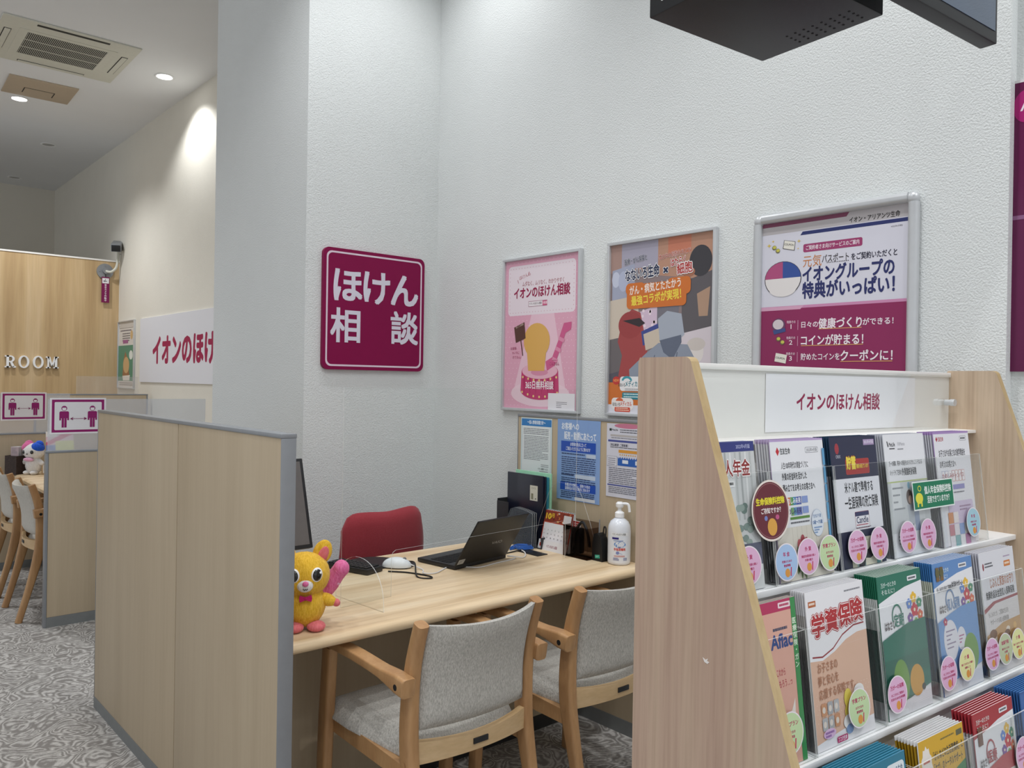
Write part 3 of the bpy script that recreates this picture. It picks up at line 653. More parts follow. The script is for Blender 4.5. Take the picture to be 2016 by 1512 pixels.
# ------------------------------------------------------------------ near desk
t = thing('consultation_desk', 'pale maple desk between the tall partition and the notice partition', 'desk', (1.779, 2.45, 0))
bm = BM(); sec = [(-.41, .686), (-.405, .6855)]
prof = [(.394, .684), (.394, .72), (-.385, .72), (-.398, .718), (-.406, .712), (-.410, .703), (-.408, .694), (-.402, .687), (-.39, .684)]
add_prism(bm, prof, 'x', -.774, .772); obj('desktop', bm, 'desk', t, ang=50)
bx('modesty_panel', 'tan', t, -.772, .772, -.03, -.01, .06, .683); bx('kick_plate', 'base', t, -.772, .772, -.032, -.008, 0, .06)
for y in (-.2, .2): bx('bracket', 'grey', t, -.772, -.742, y-.02, y+.02, .55, .683)
bm = BM(); add_box(bm, -.03, .03, -.068, .068, 0, .004, bev=.0015)
hatch = obj('cable_hatch', bm, 'dark', t, (2.34-1.779, 2.505-2.45, .72)); 

# rear desk
t = thing('consultation_desk', 'maple desk in the rear booth under the white plush', 'desk', (1.6, 6.06, 0))
bm = BM(); add_prism(bm, [(-.45, .69), (-.45, .708), (-.44, .718), (-.43, .72), (.45, .72), (.45, .69)], 'y', -.832, .838); obj('desktop', bm, 'desk', t)
bx('modesty_panel', 'tan', t, .0, .02, -.83, .836, .06, .69)
bx('kick_plate', 'base', t, -.002, .022, -.83, .836, 0, .06)

# ------------------------------------------------------------------ chairs
def make_chair(label, loc, rz, fab):
    t = thing('armchair', label, 'chair', loc, rz)
    sp = rsec(.036, .05, .3)
    for s in (-1, 1):
        bm = BM(); prof = [(-.11, 0), (-.055, .2), (-.012, .38), (0, .47), (-.002, .58), (-.018, .69), (-.052, .80)]
        pts = smooth_path([(s*.207, y, z) for y, z in prof], 4)
        secs = []
        for q in pts:
            k = .036 + .022*math.exp(-((q.z-.47)/.2)**2); secs.append(rsec(.036, k, .3))
        add_sweep(bm, pts, secs, (1, 0, 0)); add_cyl(bm, (s*.226, -.004, .41), (s*.2262, -.004, .41), .008, n=10); obj('rear_leg', bm, 'beech', t)
        bm = BM(); pts = smooth_path([(s*.235, .44, 0), (s*.235, .425, .3), (s*.235, .415, .45), (s*.235, .40, .63)], 4)
        add_sweep(bm, pts, [rsec(.034, .055 - .018*abs(q.z-.4), .3) for q in pts], (1, 0, 0)); obj('front_leg', bm, 'beech', t)
        bm = BM(); pts = smooth_path([(s*.24, -.045, .633), (s*.24, -.02, .636), (s*.24, .08, .645), (s*.24, .25, .652), (s*.24, .40, .648), (s*.24, .455, .640)], 4)
        secs = [rsec(.044 if 0 < i < len(pts)-1 else .036, .052 - .026*min(1, max(0, (q.y+.0)/.09)), .2) for i, q in enumerate(pts)]
        add_sweep(bm, pts, secs, (1, 0, 0)); a = obj('armrest', bm, 'beech', t)
        bm = BM(); add_cyl(bm, (s*.2615, -.012, .632), (s*.2628, -.012, .632), .0085, n=12); obj('screw_cap', bm, 'hole', a)
        bm = BM(); add_prism(bm, [(.0, .36), (.41, .365), (.41, .42), (.0, .405)], 'x', s*.212-.011, s*.212+.011); obj('side_rail', bm, 'beech', t)
    # rear rail, bowed backwards
    bm = BM(); n = 14; A = []
    for i in range(n+1):
        u = -1 + 2*i/n; x = u*.19; y = -.012 - .03*(1-u*u)
        A.append([bm.verts.new((x, y-.011, .408+.004*(1-u*u))), bm.verts.new((x, y+.011, .408+.004*(1-u*u))), bm.verts.new((x, y+.011, .470-.010*(1-u*u))), bm.verts.new((x, y-.011, .470-.010*(1-u*u)))])
    for a, b in zip(A, A[1:]):
        for k in range(4): bm.faces.new((a[k], a[(k+1) % 4], b[(k+1) % 4], b[k]))
    bm.faces.new(A[0]); bm.faces.new(A[-1][::-1]); rr_ = obj('rear_rail', bm, 'beechlight', t)
    bm = BM(); add_box(bm, -.026, .026, -.0565, -.051, .430, .446, bev=.001); obj('name_plate', bm, 'dark', rr_)
    bx('front_rail', 'beech', t, -.215, .215, .392, .415, .36, .41)
    # seat pad
    bm = BM(); nx, ny = 14, 14; top = []; bot = []
    for j in range(ny+1):
        v = j/ny; y = .005 + .455*v; hw = .196 + .034*min(1, v*1.6); r1 = []; r2 = []
        for i in range(nx+1):
            u = -1 + 2*i/nx; e = max(abs(u), abs(2*v-1)); edge = 1 - max(0, (e-.86)/.14)**2
            zt = .418 + .045*edge + .004*(1-u*u) - .012*max(0, (v-.75)/.25)**2 + .01*(1-v) - .008*math.sin(v*math.pi)
            yy = y - (.026*(1-u*u) if v < .3 else 0)*(1-v/.3)
            r1.append(bm.verts.new((u*hw, yy, zt))); r2.append(bm.verts.new((u*hw, yy, .408 - .004*edge)))
        top.append(r1); bot.append(r2)
    for j in range(ny):
        for i in range(nx):
            bm.faces.new((top[j][i], top[j][i+1], top[j+1][i+1], top[j+1][i])); bm.faces.new((bot[j][i], bot[j+1][i], bot[j+1][i+1], bot[j][i+1]))
    for i in range(nx):
        bm.faces.new((top[0][i], bot[0][i], bot[0][i+1], top[0][i+1])); bm.faces.new((top[ny][i], top[ny][i+1], bot[ny][i+1], bot[ny][i]))
        bm.faces.new((top[i][0], top[i+1][0], bot[i+1][0], bot[i][0])); bm.faces.new((top[i][nx], bot[i][nx], bot[i+1][nx], top[i+1][nx]))
    obj('seat', bm, fab, t, ang=70)
    # back pad
    bm = BM(); nx, nz = 16, 12; F = []; B = []
    for j in range(nz+1):
        v = j/nz; z = .498 + .297*v; r1 = []; r2 = []
        yc = -.006 - .05*max(0, (v-.3)/.7)**1.7
        for i in range(nx+1):
            u = -1 + 2*i/nx; hw = .190
            y = yc - .046*(1-u*u)*(.55+.45*v); e = max(abs(u), abs(2*v-1)); th = .019*(1 - .55*max(0, (e-.85)/.15)**2)
            zz = z - (.010*(1-u*u) if v > .5 else 0)*(v-.5)*2
            r1.append(bm.verts.new((u*hw, y+th, zz))); r2.append(bm.verts.new((u*hw, y-th, zz)))
        F.append(r1); B.append(r2)
    for j in range(nz):
        for i in range(nx):
            bm.faces.new((F[j][i], F[j+1][i], F[j+1][i+1], F[j][i+1])); bm.faces.new((B[j][i], B[j][i+1], B[j+1][i+1], B[j+1][i]))
    for i in range(nx):
        bm.faces.new((F[0][i], F[0][i+1], B[0][i+1], B[0][i])); bm.faces.new((F[nz][i], B[nz][i], B[nz][i+1], F[nz][i+1]))
    for j in range(nz):
        bm.faces.new((F[j][0], B[j][0], B[j+1][0], F[j+1][0])); bm.faces.new((F[j][nx], F[j+1][nx], B[j+1][nx], B[j][nx]))
    obj('backrest', bm, fab, t, ang=70)
    return t
ch = make_chair('grey woven armchair nearest the tall partition, pushed up to the near desk', (1.447, 1.80, 0), R(-1), 'fab')
ch['group'] = 'armchairs at the near desk'
c2 = copy_tree(ch); c2.location = (2.05, 1.79, 0); c2['label'] = 'grey woven armchair half hidden behind the wooden brochure rack'
ch = make_chair('pale backed armchair by the low rear partition, the nearer of the rear pair', (1.055, 5.59, 0), R(-90), 'fabw'); ch['group'] = 'armchairs at the rear desk'
c2 = copy_tree(ch); c2.location = (1.055, 6.27, 0); c2['label'] = 'pale backed armchair at the left picture edge, the farther of the rear pair'

# red office chair
t = thing('office_chair', 'red office chair behind the near desk', 'chair', (1.99, 3.17, 0), R(3))
bm = BM(); nx, nz = 18, 14; F = []; B = []
for j in range(nz+1):
    v = j/nz; z = .50 + .36*v; r1 = []; r2 = []
    for i in range(nx+1):
        u = -1 + 2*i/nx; hw = .240*(1 - .09*v)
        cor = (1 - math.sqrt(max(0, 1 - max(0, (abs(u)-.66)/.34)**2)))*.075*(v**3)
        dip = .008*math.exp(-(u/.35)**2)*v**4
        y = -.04 + .035*u*u - .02*math.sin(v*math.pi) - .03*v; e = max(abs(u), abs(2*v-1)); th = .028*(1 - .75*max(0, (e-.75)/.25)**2)
        zz = z - cor - dip + (.003*u*v)
        r1.append(bm.verts.new((u*hw, y-th, zz))); r2.append(bm.verts.new((u*hw, y+th, zz)))
    F.append(r1); B.append(r2)
for j in range(nz):
    for i in range(nx):
        bm.faces.new((F[j][i], F[j+1][i], F[j+1][i+1], F[j][i+1])); bm.faces.new((B[j][i], B[j][i+1], B[j+1][i+1], B[j+1][i]))
for i in range(nx): bm.faces.new((F[0][i], F[0][i+1], B[0][i+1], B[0][i])); bm.faces.new((F[nz][i], B[nz][i], B[nz][i+1], F[nz][i+1]))
for j in range(nz): bm.faces.new((F[j][0], B[j][0], B[j+1][0], F[j+1][0])); bm.faces.new((F[j][nx], F[j+1][nx], B[j+1][nx], B[j][nx]))
obj('backrest', bm, 'red', t, ang=80)
bm = BM(); add_box(bm, -.23, .23, -.44, .01, .40, .47, bev=.03, seg=4); obj('seat', bm, 'red', t)
bm = BM(); add_sweep(bm, smooth_path([(0, -.2, .39), (0, .03, .40), (0, .045, .48), (0, -.02, .62)]), rsec(.06, .018)); obj('back_bracket', bm, 'dark', t)
bm = BM(); add_cyl(bm, (0, -.2, .08), (0, -.2, .4), .028); obj('gas_post', bm, 'dark', t)
for k in range(5):
    a = R(72*k+20); bm = BM(); e = (.28*math.cos(a), -.2+.28*math.sin(a), .075); add_sweep(bm, [(0, -.2, .1), e], rsec(.04, .028), (math.sin(a), -math.cos(a), 0))
    l = obj('base_leg', bm, 'dark', t); bm = BM(); add_cyl(bm, (e[0]-.02*math.sin(a), e[1]+.02*math.cos(a), .03), (e[0]+.02*math.sin(a), e[1]-.02*math.cos(a), .03), .03); add_cyl(bm, (e[0], e[1], .03), (e[0], e[1], .08), .008); obj('caster', bm, 'dark', l)

# ------------------------------------------------------------------ acrylic shield on the near desk
t = thing('acrylic_shield', 'large clear acrylic shield standing across the near desk', 'screen', (1.873, 2.315, .72), R(4.4))
bm = BM(); r_ = .022
poly = [(-.585, 0), (-.385, 0), (-.385, .135), (-.38, .148), (-.368, .155), (.50, .155), (.513, .148), (.518, .135), (.518, 0), (.585, 0), (.585, .705), (-.585, .705)]
add_prism(bm, poly, 'y', -.0015, .0015, 0, 1); obj('panel', bm, ['acr', 'edge'], t, smooth=False)
bm = BM(); n = 20
add_prism(bm, [(.134*math.cos(math.pi*i/n), .152*math.sin(math.pi*i/n)**.8) for i in range(n+1)], 'x', -.5165, -.5135, 0, 1); obj('foot', bm, ['acr', 'edge'], t, smooth=False)
bm = BM(); C0 = .06
bell = [(-.17, 0), (-.17, .05), (-.14, .14), (-.09, .255), (-.07, .285), (-.04, .3), (.04, .3), (.07, .285), (.095, .25), (.145, .13), (.17, .05), (.17, 0)]
add_prism(bm, [(y+C0, z) for y, z in bell], 'x', .5855, .5885, 0, 1); obj('foot', bm, ['acr', 'edge'], t, smooth=False)

# ------------------------------------------------------------------ things on the near desk
ZD = .72
t = thing('laptop', 'open black laptop seen from behind its lid', 'laptop', (2.035, 2.472, ZD), R(8))
bm = BM(); add_box(bm, -.15, .15, 0, .212, .002, .018, bev=.003); obj('base', bm, 'dark', t)
bm = BM()
for j in range(5):
    for i in range(13): add_box(bm, -.135+i*.0208, -.135+i*.0208+.018, .05+j*.021, .05+j*.021+.018, .018, .0195)
obj('keyboard', bm, 'hole', t)
lid = bpy.data.objects.new('lid', None); bpy.data.objects.remove(lid)
bm = BM(); add_box(bm, -.15, .15, -.003, .004, 0, .222, bev=.002); lid = obj('lid', bm, 'dark', t, (0, .002, .016)); lid.rotation_euler = (R(33), 0, 0)
bm = BM(); add_box(bm, -.14, .14, .004, .0045, .02, .212); obj('screen', bm, 'screen', lid)
p = Print('logo', 60, 20, None, .02); p.text('VAIO', 0, 0, 20, 'b4b4b6', w=60, b=-.02)
o = art_only(p, 'logo', lid, -.0034); o.location = (.035, 0, .082)
p = Print('lbl', 34, 24, 'b9bcbd', .02); p.bars(4, 5, 26, 3, 6, '6e7274', 2.4); o = p.build('sticker', lid, 'pr', .2); o.location = (-.128, -.0034, .008)
# keypad, mouse pad, mouse
t = thing('keypad', 'small black keypad behind the yellow plush', 'keypad', (1.585, 2.70, ZD), R(18))
bm = BM(); add_box(bm, -.045, .045, -.11, .11, .001, .022, bev=.004); obj('body', bm, 'dark', t)
bm = BM()
for j in range(9):
    for i in range(4): add_box(bm, -.038+i*.0195, -.038+i*.0195+.016, -.1+j*.022, -.1+j*.022+.018, .022, .027, bev=.002, seg=1)
obj('keys', bm, 'black', t)
bm = BM(); P = [(.105*math.cos(R(a)), .105*math.sin(R(a))) for a in range(-60, 241, 15)] + [(-.05, -.16), (0, -.175), (.05, -.16)]
add_prism(bm, P, 'z', 0, .004); o = obj('mouse_pad', bm, 'black', None, (1.70, 2.745, ZD)); o.rotation_euler = (0, 0, R(35)); tag(o, 'black wrist-rest mouse pad under the white mouse', 'mouse pad')
t = thing('mouse', 'white computer mouse on the black pad', 'mouse', (1.735, 2.625, ZD+.004), R(-48))
bm = BM(); add_ball(bm, (0, 0, .004), (.058, .032, .034), 28); bmesh.ops.bisect_plane(bm, geom=bm.verts[:]+bm.edges[:]+bm.faces[:], plane_co=(0, 0, .001), plane_no=(0, 0, -1), clear_outer=True); bmesh.ops.holes_fill(bm, edges=bm.edges); obj('body', bm, 'mouse', t)
bm = BM(); add_cyl(bm, (.03, -.004, .031), (.03, .004, .031), .007); obj('wheel', bm, 'grey', t)
def cord(name, label, pts, r, mat, n=10):
    bm = BM(); add_sweep(bm, smooth_path(pts, n), circ(r, 8), (0, 0, 1)); return tag(obj(name, bm, mat), label, 'cable')
zc = ZD+.003
cord('mouse_cable', 'white mouse cable curving to the laptop', [(1.772, 2.585, zc+.012), (1.79, 2.53, zc), (1.76, 2.48, zc), (1.80, 2.455, zc), (1.90, 2.505, zc), (1.95, 2.46, zc), (1.99, 2.425, zc), (2.08, 2.44, zc), (2.19, 2.455, zc), (2.215, 2.475, zc+.004), (2.19, 2.49, zc+.006), (2.20, 2.46, zc+.008), (2.25, 2.455, zc), (2.31, 2.52, zc+.004), (2.36, 2.66, zc)], .0025, 'cable')
cord('black_cable', 'black cable looped beside the mouse', [(1.67, 2.585, zc), (1.72, 2.52, zc), (1.75, 2.43, zc), (1.735, 2.40, zc), (1.71, 2.45, zc), (1.775, 2.56, zc+.02), (1.80, 2.63, zc+.012), (1.785, 2.66, zc+.008)], .003, 'cableb')
cord('power_cable', 'black cable from the laptop to the desk hatch', [(2.10, 2.53, zc+.006), (2.2, 2.55, zc), (2.28, 2.56, zc), (2.33, 2.55, zc+.006)], .0028, 'cableb')
bm = BM()
for k in range(3): add_sweep(bm, smooth_path([(2.30, 2.60, zc+k*.004), (2.36, 2.60+k*.01, zc+.004+k*.004), (2.40, 2.58, zc+.004+k*.004), (2.38, 2.545+k*.008, zc+.004+k*.004), (2.32, 2.565, zc+.006+k*.004), (2.345, 2.62, zc+.01)], 8), circ(.003, 8), (0, 0, 1))
tag(obj('network_cable', bm, 'cableu'), 'bundled blue network cable beside the desk hatch', 'cable')
# monitor behind the tall partition
t = thing('monitor', 'dark monitor leaning back, mostly hidden behind the tall partition', 'monitor', (1.20, 2.66, ZD))
bm = BM(); add_box(bm, -.11, .11, -.07, .09, 0, .012, bev=.004); add_box(bm, -.03, .03, .02, .05, .012, .2); obj('stand', bm, 'dark', t)
bm = BM(); add_box(bm, -.185, .185, 0, .03, .0, .33, bev=.004); s = obj('screen_housing', bm, 'dark', t, (0, -.02, .12)); s.rotation_euler = (R(-17), 0, 0)
bm = BM(); add_box(bm, -.172, .172, -.0015, 0, .014, .318); obj('screen', bm, 'mongrey', s)
# folders, divider, calendar, leaflet box, pens
for i, (x, mat, lb, hh) in enumerate(((2.457, 'folder', 'front navy folder with a white label leaning on the notice partition', .315), (2.468, 'folder', 'second navy folder, behind the labelled one', .312), (2.479, 'teal', 'teal folder behind the navy folders', .309), (2.491, 'mint', 'mint green folder nearest the notice partition', .325))):
    t = thing('document_folder', lb, 'folder', (x, 2.68-i*.006, ZD), R(-90), 'folders in the file box')
    bm = BM(); add_box(bm, -.118, .118, -.004, .004, .006, hh, bev=.002); f = obj('cover', bm, mat, t)
    if i == 0:
        p = Print('lbl', 50, 68, 'd9d6c8', .02); p.rect(8, 36, 14, 26, '8d8a72'); p.text('ファイル', 8, 6, 12, '6a675a', w=30); p.rect(34, 56, 6, 5, '333'*2); o = p.build('label', t, 'pr', .2); o.location = (.062, -.0044, .2)
t = thing('file_box', 'dark grey desktop file box holding the navy folders', 'file box', (2.47, 2.68, ZD), R(-90))
bm = BM()
for a in ((-.15, .15, -.05, .05, 0, .004), (-.15, .15, .046, .05, .004, .10), (-.15, -.146, -.05, .046, .004, .19), (.146, .15, -.05, .046, .004, .05)): add_box(bm, *a)
obj('box', bm, 'filebox', t)
bm = BM(); add_box(bm, -.15, -.07, -.052, -.05, .004, .18); obj('front_flap', bm, 'filebox', t)
t = thing('file_stand', 'clear grey plastic file stand between the laptop and the calendar', 'file stand', (2.405, 2.645, ZD), R(-90))
bm = BM(); w = .085
pr = [(-w, 0), (w, 0), (w, .155), (.06, .16), (.03, .165), (-.03, .17), (-.06, .16), (-.08, .12)]
for y in (-.012, .0, .012): add_prism(bm, pr, 'y', y-.001, y+.001, 0, 1)
obj('sleeves', bm, ['cleargrey', 'edge'], t, smooth=False)
t = thing('desk_calendar', 'red and white October desk calendar', 'calendar', (2.437, 2.472, ZD), R(-90))
p = Print('cal', 172, 160, 'eceaec', .04); p.rect(0, 0, 172, 152, 'c2503c'); p.rect(0, 2, 172, 48, '8e3a2c')
for k in range(26): p.ell(rr.uniform(50, 165), rr.uniform(6, 46), rr.uniform(3, 8), rr.uniform(3, 7), rr.choice(['c8703e', 'e9d9c8', '6a2a24', 'd99a5c', 'a8442f']), 10)
p.text('10', 10, 8, 34, 'f0c23c', w=30, b=.05); p.text('月', 42, 10, 22, 'f0c23c', b=.03); p.rect(118, 12, 46, 36, 'e9e2e4')
p.rect(6, 54, 160, 94, 'efecef')
for j in range(5):
    for i in range(7): p.text(str(j*7+i-5) if 1 <= j*7+i-5 <= 31 else '', 14+i*22, 64+j*17, 8, 'a03a3a' if i == 0 else '4a4a52', b=.01)
o = p.build('page', t, 'pr', 1.5); o.location = (0, -.002, .012); o.rotation_euler = (R(-14), 0, 0)
p = Print('cb', 176, 44, 'e9e7e8', .04); p.rrect(8, 14, 16, 16, 4, 'c2503c'); p.text('イオンのほけん相談', 52, 18, 14, '8d2a4a', w=66, b=.02); o = p.build('base_card', t, 'pr', 1, 'dddddd'); o.location = (0, -.012, .0); o.rotation_euler = (R(-14), 0, 0)
bm = BM(); add_prism(bm, [(.002, .002), (.085, .002), (.044, .165), (.04, .165)], 'x', -.086, .086); obj('stand', bm, 'white', t)
bm = BM()
for i in range(14): add_cyl(bm, (-.08+i*.0123, .044, .166), (-.0765+i*.0123, .044, .166), .006, n=10)
obj('spiral_binding', bm, 'alu', t)
t = thing('leaflet_holder', 'smoked acrylic leaflet box behind the clear shield foot', 'holder', (2.44, 2.325, ZD), R(-90))
bm = BM()
side = [(-.0, 0), (.095, 0), (.095, .13), (.06, .135), (.0, .06)]
add_box(bm, -.07, .07, -.022, -.02, 0, .13); add_box(bm, -.07, .07, -.02, .05, 0, .003); add_box(bm, -.07, .07, .048, .05, .003, .15); add_box(bm, -.07, -.068, -.02, .048, .003, .13); add_box(bm, .068, .07, -.02, .048, .003, .13)
obj('box', bm, 'smoke', t)
bm = BM(); add_sweep(bm, smooth_path([(-.03, .0, .03), (-.02, 0, .1), (.02, .0, .15), (.05, .0, .11), (.055, .01, .05)]), circ(.006, 8)); add_box(bm, -.05, .0, .005, .04, .01, .12, bev=.01); tag(obj('pouch', bm, 'black', None), 'black strapped pouch inside the smoked leaflet box', 'pouch')
bpy.data.objects['pouch'].location = (2.44, 2.325, ZD); bpy.data.objects['pouch'].rotation_euler = (0, 0, R(-90))
p = Print('rb', 40, 120, 'a8322e', .03); p.bars(5, 8, 30, 8, 9, 'e0a8a0', 4, 3); o = p.build('leaflet', None, 'pr', 6, 'dddddd'); o.location = (2.462, 2.36, ZD+.024); o.rotation_euler = (0, 0, R(-90)); tag(o, 'red leaflet sticking out of the smoked box', 'leaflet')
t = thing('pen_holder', 'black pen holder beside the sanitizer bottle', 'pen holder', (2.468, 2.228, ZD), R(-90))
bm = BM(); add_prism(bm, [(-.028, 0), (.03, 0), (.028, .06), (.02, .095), (.0, .115), (-.018, .11), (-.026, .07)], 'y', -.02, .02); obj('body', bm, 'black', t)
p = Print('tg', 26, 14, '34a88c', .02); p.bars(4, 4, 18, 2, 4, 'bfe6da', 1.6); o = p.build('name_tag', t, 'pr', .3); o.location = (.004, -.0206, .012); o.rotation_euler = (0, R(-8), 0)
bm = BM(); add_cyl(bm, (-.006, 0, .11), (-.004, -.002, .168), .0035, .0025, 10); o = obj('pen', bm, 'grey', None, (2.468, 2.228, ZD)); o.rotation_euler = (0, 0, R(-90)); tag(o, 'grey pen standing in the black pen holder', 'pen')
bm = BM(); add_sweep(bm, smooth_path([(.014, 0, .10), (.02, 0, .14), (.03, 0, .135), (.028, 0, .1)]), circ(.003, 8)); o = obj('clip_cord', bm, 'cableb', None, (2.468, 2.228, ZD)); o.rotation_euler = (0, 0, R(-90)); tag(o, 'thin black loop of cord behind the pen holder', 'cord')
# sanitizer bottle
t = thing('sanitizer_bottle', 'white pump bottle of hand sanitizer on the desk edge', 'bottle', (2.49, 2.145, ZD), R(-48))
bm = BM(); add_lathe(bm, [(.040, 0), (.045, .003), (.0465, .012), (.0465, .135), (.044, .155), (.036, .172), (.022, .183), (.0165, .186), (.0165, .192)], n=40); obj('body', bm, 'bottle', t, ang=60)
bm = BM(); add_lathe(bm, [(.019, .188), (.019, .206), (.013, .212), (.008, .214), (.008, .232)], n=24); obj('collar', bm, 'white', t)
bm = BM(); add_lathe(bm, [(.014, .228), (.016, .232), (.016, .244), (.010, .250)], n=20); add_sweep(bm, smooth_path([(.0, 0, .241), (.025, 0, .243), (.036, 0, .236), (.04, 0, .21)], 5), rsec(.011, .011, .4), (0, 1, 0)); obj('pump_head', bm, 'white', t)
def wrap_print(p, name, parent, rad, z0):
    me = bpy.data.meshes.new(name); k = .001
    V = [((rad+z*.02*k)*math.sin((x-p.w/2)*k/rad), -(rad+z*.02*k)*math.cos((x-p.w/2)*k/rad), z0+(p.h-y)*k) for x, y, z in p.v]
    me.from_pydata(V, [], p.f); a = me.color_attributes.new('Col', 'FLOAT_COLOR', 'CORNER'); buf = []
    for q, c in zip(me.polygons, p.c): buf += [c[0], c[1], c[2], 1]*q.loop_total
    a.data.foreach_set('color', buf); me.materials.append(M['pr']); o = bpy.data.objects.new(name, me); COL.objects.link(o); o.parent = parent; return o
p = Print('bt', 90, 120, None, .02)
for i in range(8): p.rect(10+i*8.75, 4, 8.9, 12, 'eceef0')
p.text('イオンのほけん相談', 14, 5, 9, '2c2c30', w=58, b=.01)
for i in range(4): p.rect(14+i*7, 22, 7.1, 8, '332a78')
p.bars(20, 34, 44, 1, 4, '5b78b8', 2.5, 2); p.ell(47, 50, 24, 12, '2f78c2', 20); p.text('ハンド', 32, 38, 12, 'eef4fa', w=28, b=.03); p.text('スキッシュ', 25, 47, 12, 'eef4fa', w=42, b=.03); p.text('EX', 41, 57, 8, '203a8a', b=.03)
p.text('手指消毒剤', 22, 64, 12, 'd9452f', w=48, b=.03); p.ell(38, 84, 7, 6, '7a86b8', 12); p.poly([(44, 82), (58, 88), (57, 90), (43, 86)], 'b9c0d8'); p.bars(24, 94, 44, 2, 4, 'd08a80', 2, 4); p.bars(20, 104, 24, 3, 4, '6a70a0', 2, 6); p.bars(62, 104, 16, 3, 4, '6a70a0', 2, 8)
wrap_print(p, 'label_print', t, .0468, .015)
# notices on the notice partition
def notice(label, y_hi, y_lo, z0, z1, p):
    w = y_hi-y_lo; o = p.build('notice_sheet', None, 'prg', .5, 'eeeeee'); o.location = (2.5525-.0012, (y_hi+y_lo)/2, z0); o.rotation_euler = (0, 0, R(-90))
    o.scale = (w/(p.w*.001), 1, (z1-z0)/(p.h*.001)); return tag(o, label, 'notice', 'notices on the partition beside the near desk')
p = Print('n1', 210, 297, 'd9e6e6', .04); p.rect(6, 3, 198, 290, '9ec0d0'); p.rect(8, 5, 194, 286, 'e3e9ea'); p.rect(4, 6, 202, 34, '2f7ec2'); p.text('～個人情報保護方針～', 44, 12, 20, 'e6f0f8', w=122, b=.03)
p.bars(18, 52, 172, 4, 8, '6a6c72', 3, 11); p.bars(22, 88, 166, 16, 7.5, '7c7e84', 2.8, 12); p.bars(140, 222, 50, 2, 8, '8a8a90', 3, 13); p.text('イオン保険サービス', 120, 238, 12, '4a4a52', w=66); p.bars(130, 254, 58, 2, 8, '8a8a90', 3, 14)
notice('white notice with a blue heading bar, above the navy folders', 2.818, 2.608, 1.0, 1.285, p)
p = Print('n2', 257, 364, '86a6d8', .04); p.text('お客様への', 26, 14, 34, 'eef3fb', w=104, b=.03); p.text('販売・勧誘にあたって', 42, 54, 38, 'eef3fb', w=190, b=.03)
p.rect(24, 98, 208, 48, '1f4fb4'); p.text('お客様の視点に立って', 80, 102, 18, 'e6eefa', w=96, b=.02); p.text('ご満足いただけるように努めます', 54, 122, 18, 'e6eefa', w=146, b=.02)
p.rect(176, 150, 56, 16, 'c3d2e6'); p.bars(28, 152, 140, 1, 10, '2f3f66', 5, 3); p.bars(28, 168, 204, 9, 9.4, '33446e', 4, 4); p.rect(112, 252-8, 120, 18, 'c3d2e6'); p.bars(28, 248, 76, 1, 9, '2f3f66', 5, 5); p.bars(28, 262, 204, 3, 9, '33446e', 4, 6)
p.rect(24, 282-8, 208, 0.1, '1f4fb4'); p.rect(22, 284, 212, 36, '1f4fb4'); p.text('各種法令を遵守し、保険その他の', 52, 286, 16, 'e6eefa', w=150, b=.02); p.text('金融商品の適正な販売に努めます', 52, 302, 16, 'e6eefa', w=150, b=.02)
p.bars(28, 325, 200, 3, 8, '33446e', 4, 7); p.rect(112, 346, 120, 14, 'd8dce2'); p.bars(24, 350, 70, 1, 8, '33446e', 4, 8)
notice('blue notice sheet with white heading, the middle of three', 2.572, 2.312, .93, 1.288, p)
p = Print('n3', 210, 297, 'd5d6e2', .04); p.ell(110, 8, 70, 10, 'c97a94'); p.rect(14, 20, 12, 10, '2b3a34'); p.text('MetLife', 28, 20, 10, '3a3a40', w=30, b=.03); p.bars(70, 22, 110, 2, 9, '6a6a72', 4, 2); p.rect(20, 44, 150, 8, 'b9b5b4'); p.bars(24, 56, 140, 1, 8, '7a7a80', 3, 3); p.rect(8, 66, 180, 8, '4b5699')
p.text('［商品概要 ご提案書］', 20, 80, 12, '3a3c50', w=92); p.bars(20, 94, 150, 1, 8, '6a6a72', 3, 5); p.rect(64, 104, 130, 12, 'd9993f'); p.dots([(72+i*11, 124) for i in range(12)], 3.5, 'd9a860')
p.poly([(60, 132)] + [q for i in range(11) for q in ((66+i*12, 140), (72+i*12, 132))] + [(196, 168), (60, 168)], '2f62b4'); p.rect(84, 144, 30, 14, 'dfe6f2'); p.rect(150, 144, 40, 16, 'dfe6f2'); p.rect(4, 132, 52, 40, '77788a'); p.rect(5, 133, 50, 38, 'd9dae4'); p.bars(10, 140, 38, 4, 8, '77788a', 3, 3)
p.bars(14, 178, 176, 9, 7.6, '70727e', 3, 6); p.rect(8, 248-2, 184, 5, '4b5699'); p.bars(14, 256, 176, 4, 7, '70727e', 3, 8)
notice('white notice with orange and blue chart, half behind the rack', 2.276, 2.055, .975, 1.283, p)

# ------------------------------------------------------------------ plush toys (plain animals)
def fuzz(o, s=.003, size=.02, sub=1):
    t = bpy.data.textures.get('fuzz%g' % size) or bpy.data.textures.new('fuzz%g' % size, 'CLOUDS'); t.noise_scale = size
    m = o.modifiers.new('fur', 'DISPLACE'); m.texture = t; m.strength = s; m.mid_level = .5; return o
def ballobj(name, c, r, mat, parent, rot=None, f=True, seg=32):
    bm = BM(); add_ball(bm, (0, 0, 0), r, seg); o = obj(name, bm, mat, parent, c, ang=180)
    if rot: o.rotation_euler = rot
    return fuzz(o) if f else o
t = thing('plush_toy', 'yellow plush toy animal with pink tail at the desk edge', 'plush toy', (1.104, 2.15, ZD), R(-24)); t.scale = (.9, .93, .955)
bd = ballobj('body', (0, 0, .075), (.066, .056, .07), 'yplush', t)
hd = ballobj('head', (-.004, -.004, .165), (.082, .068, .070), 'yplush', t)
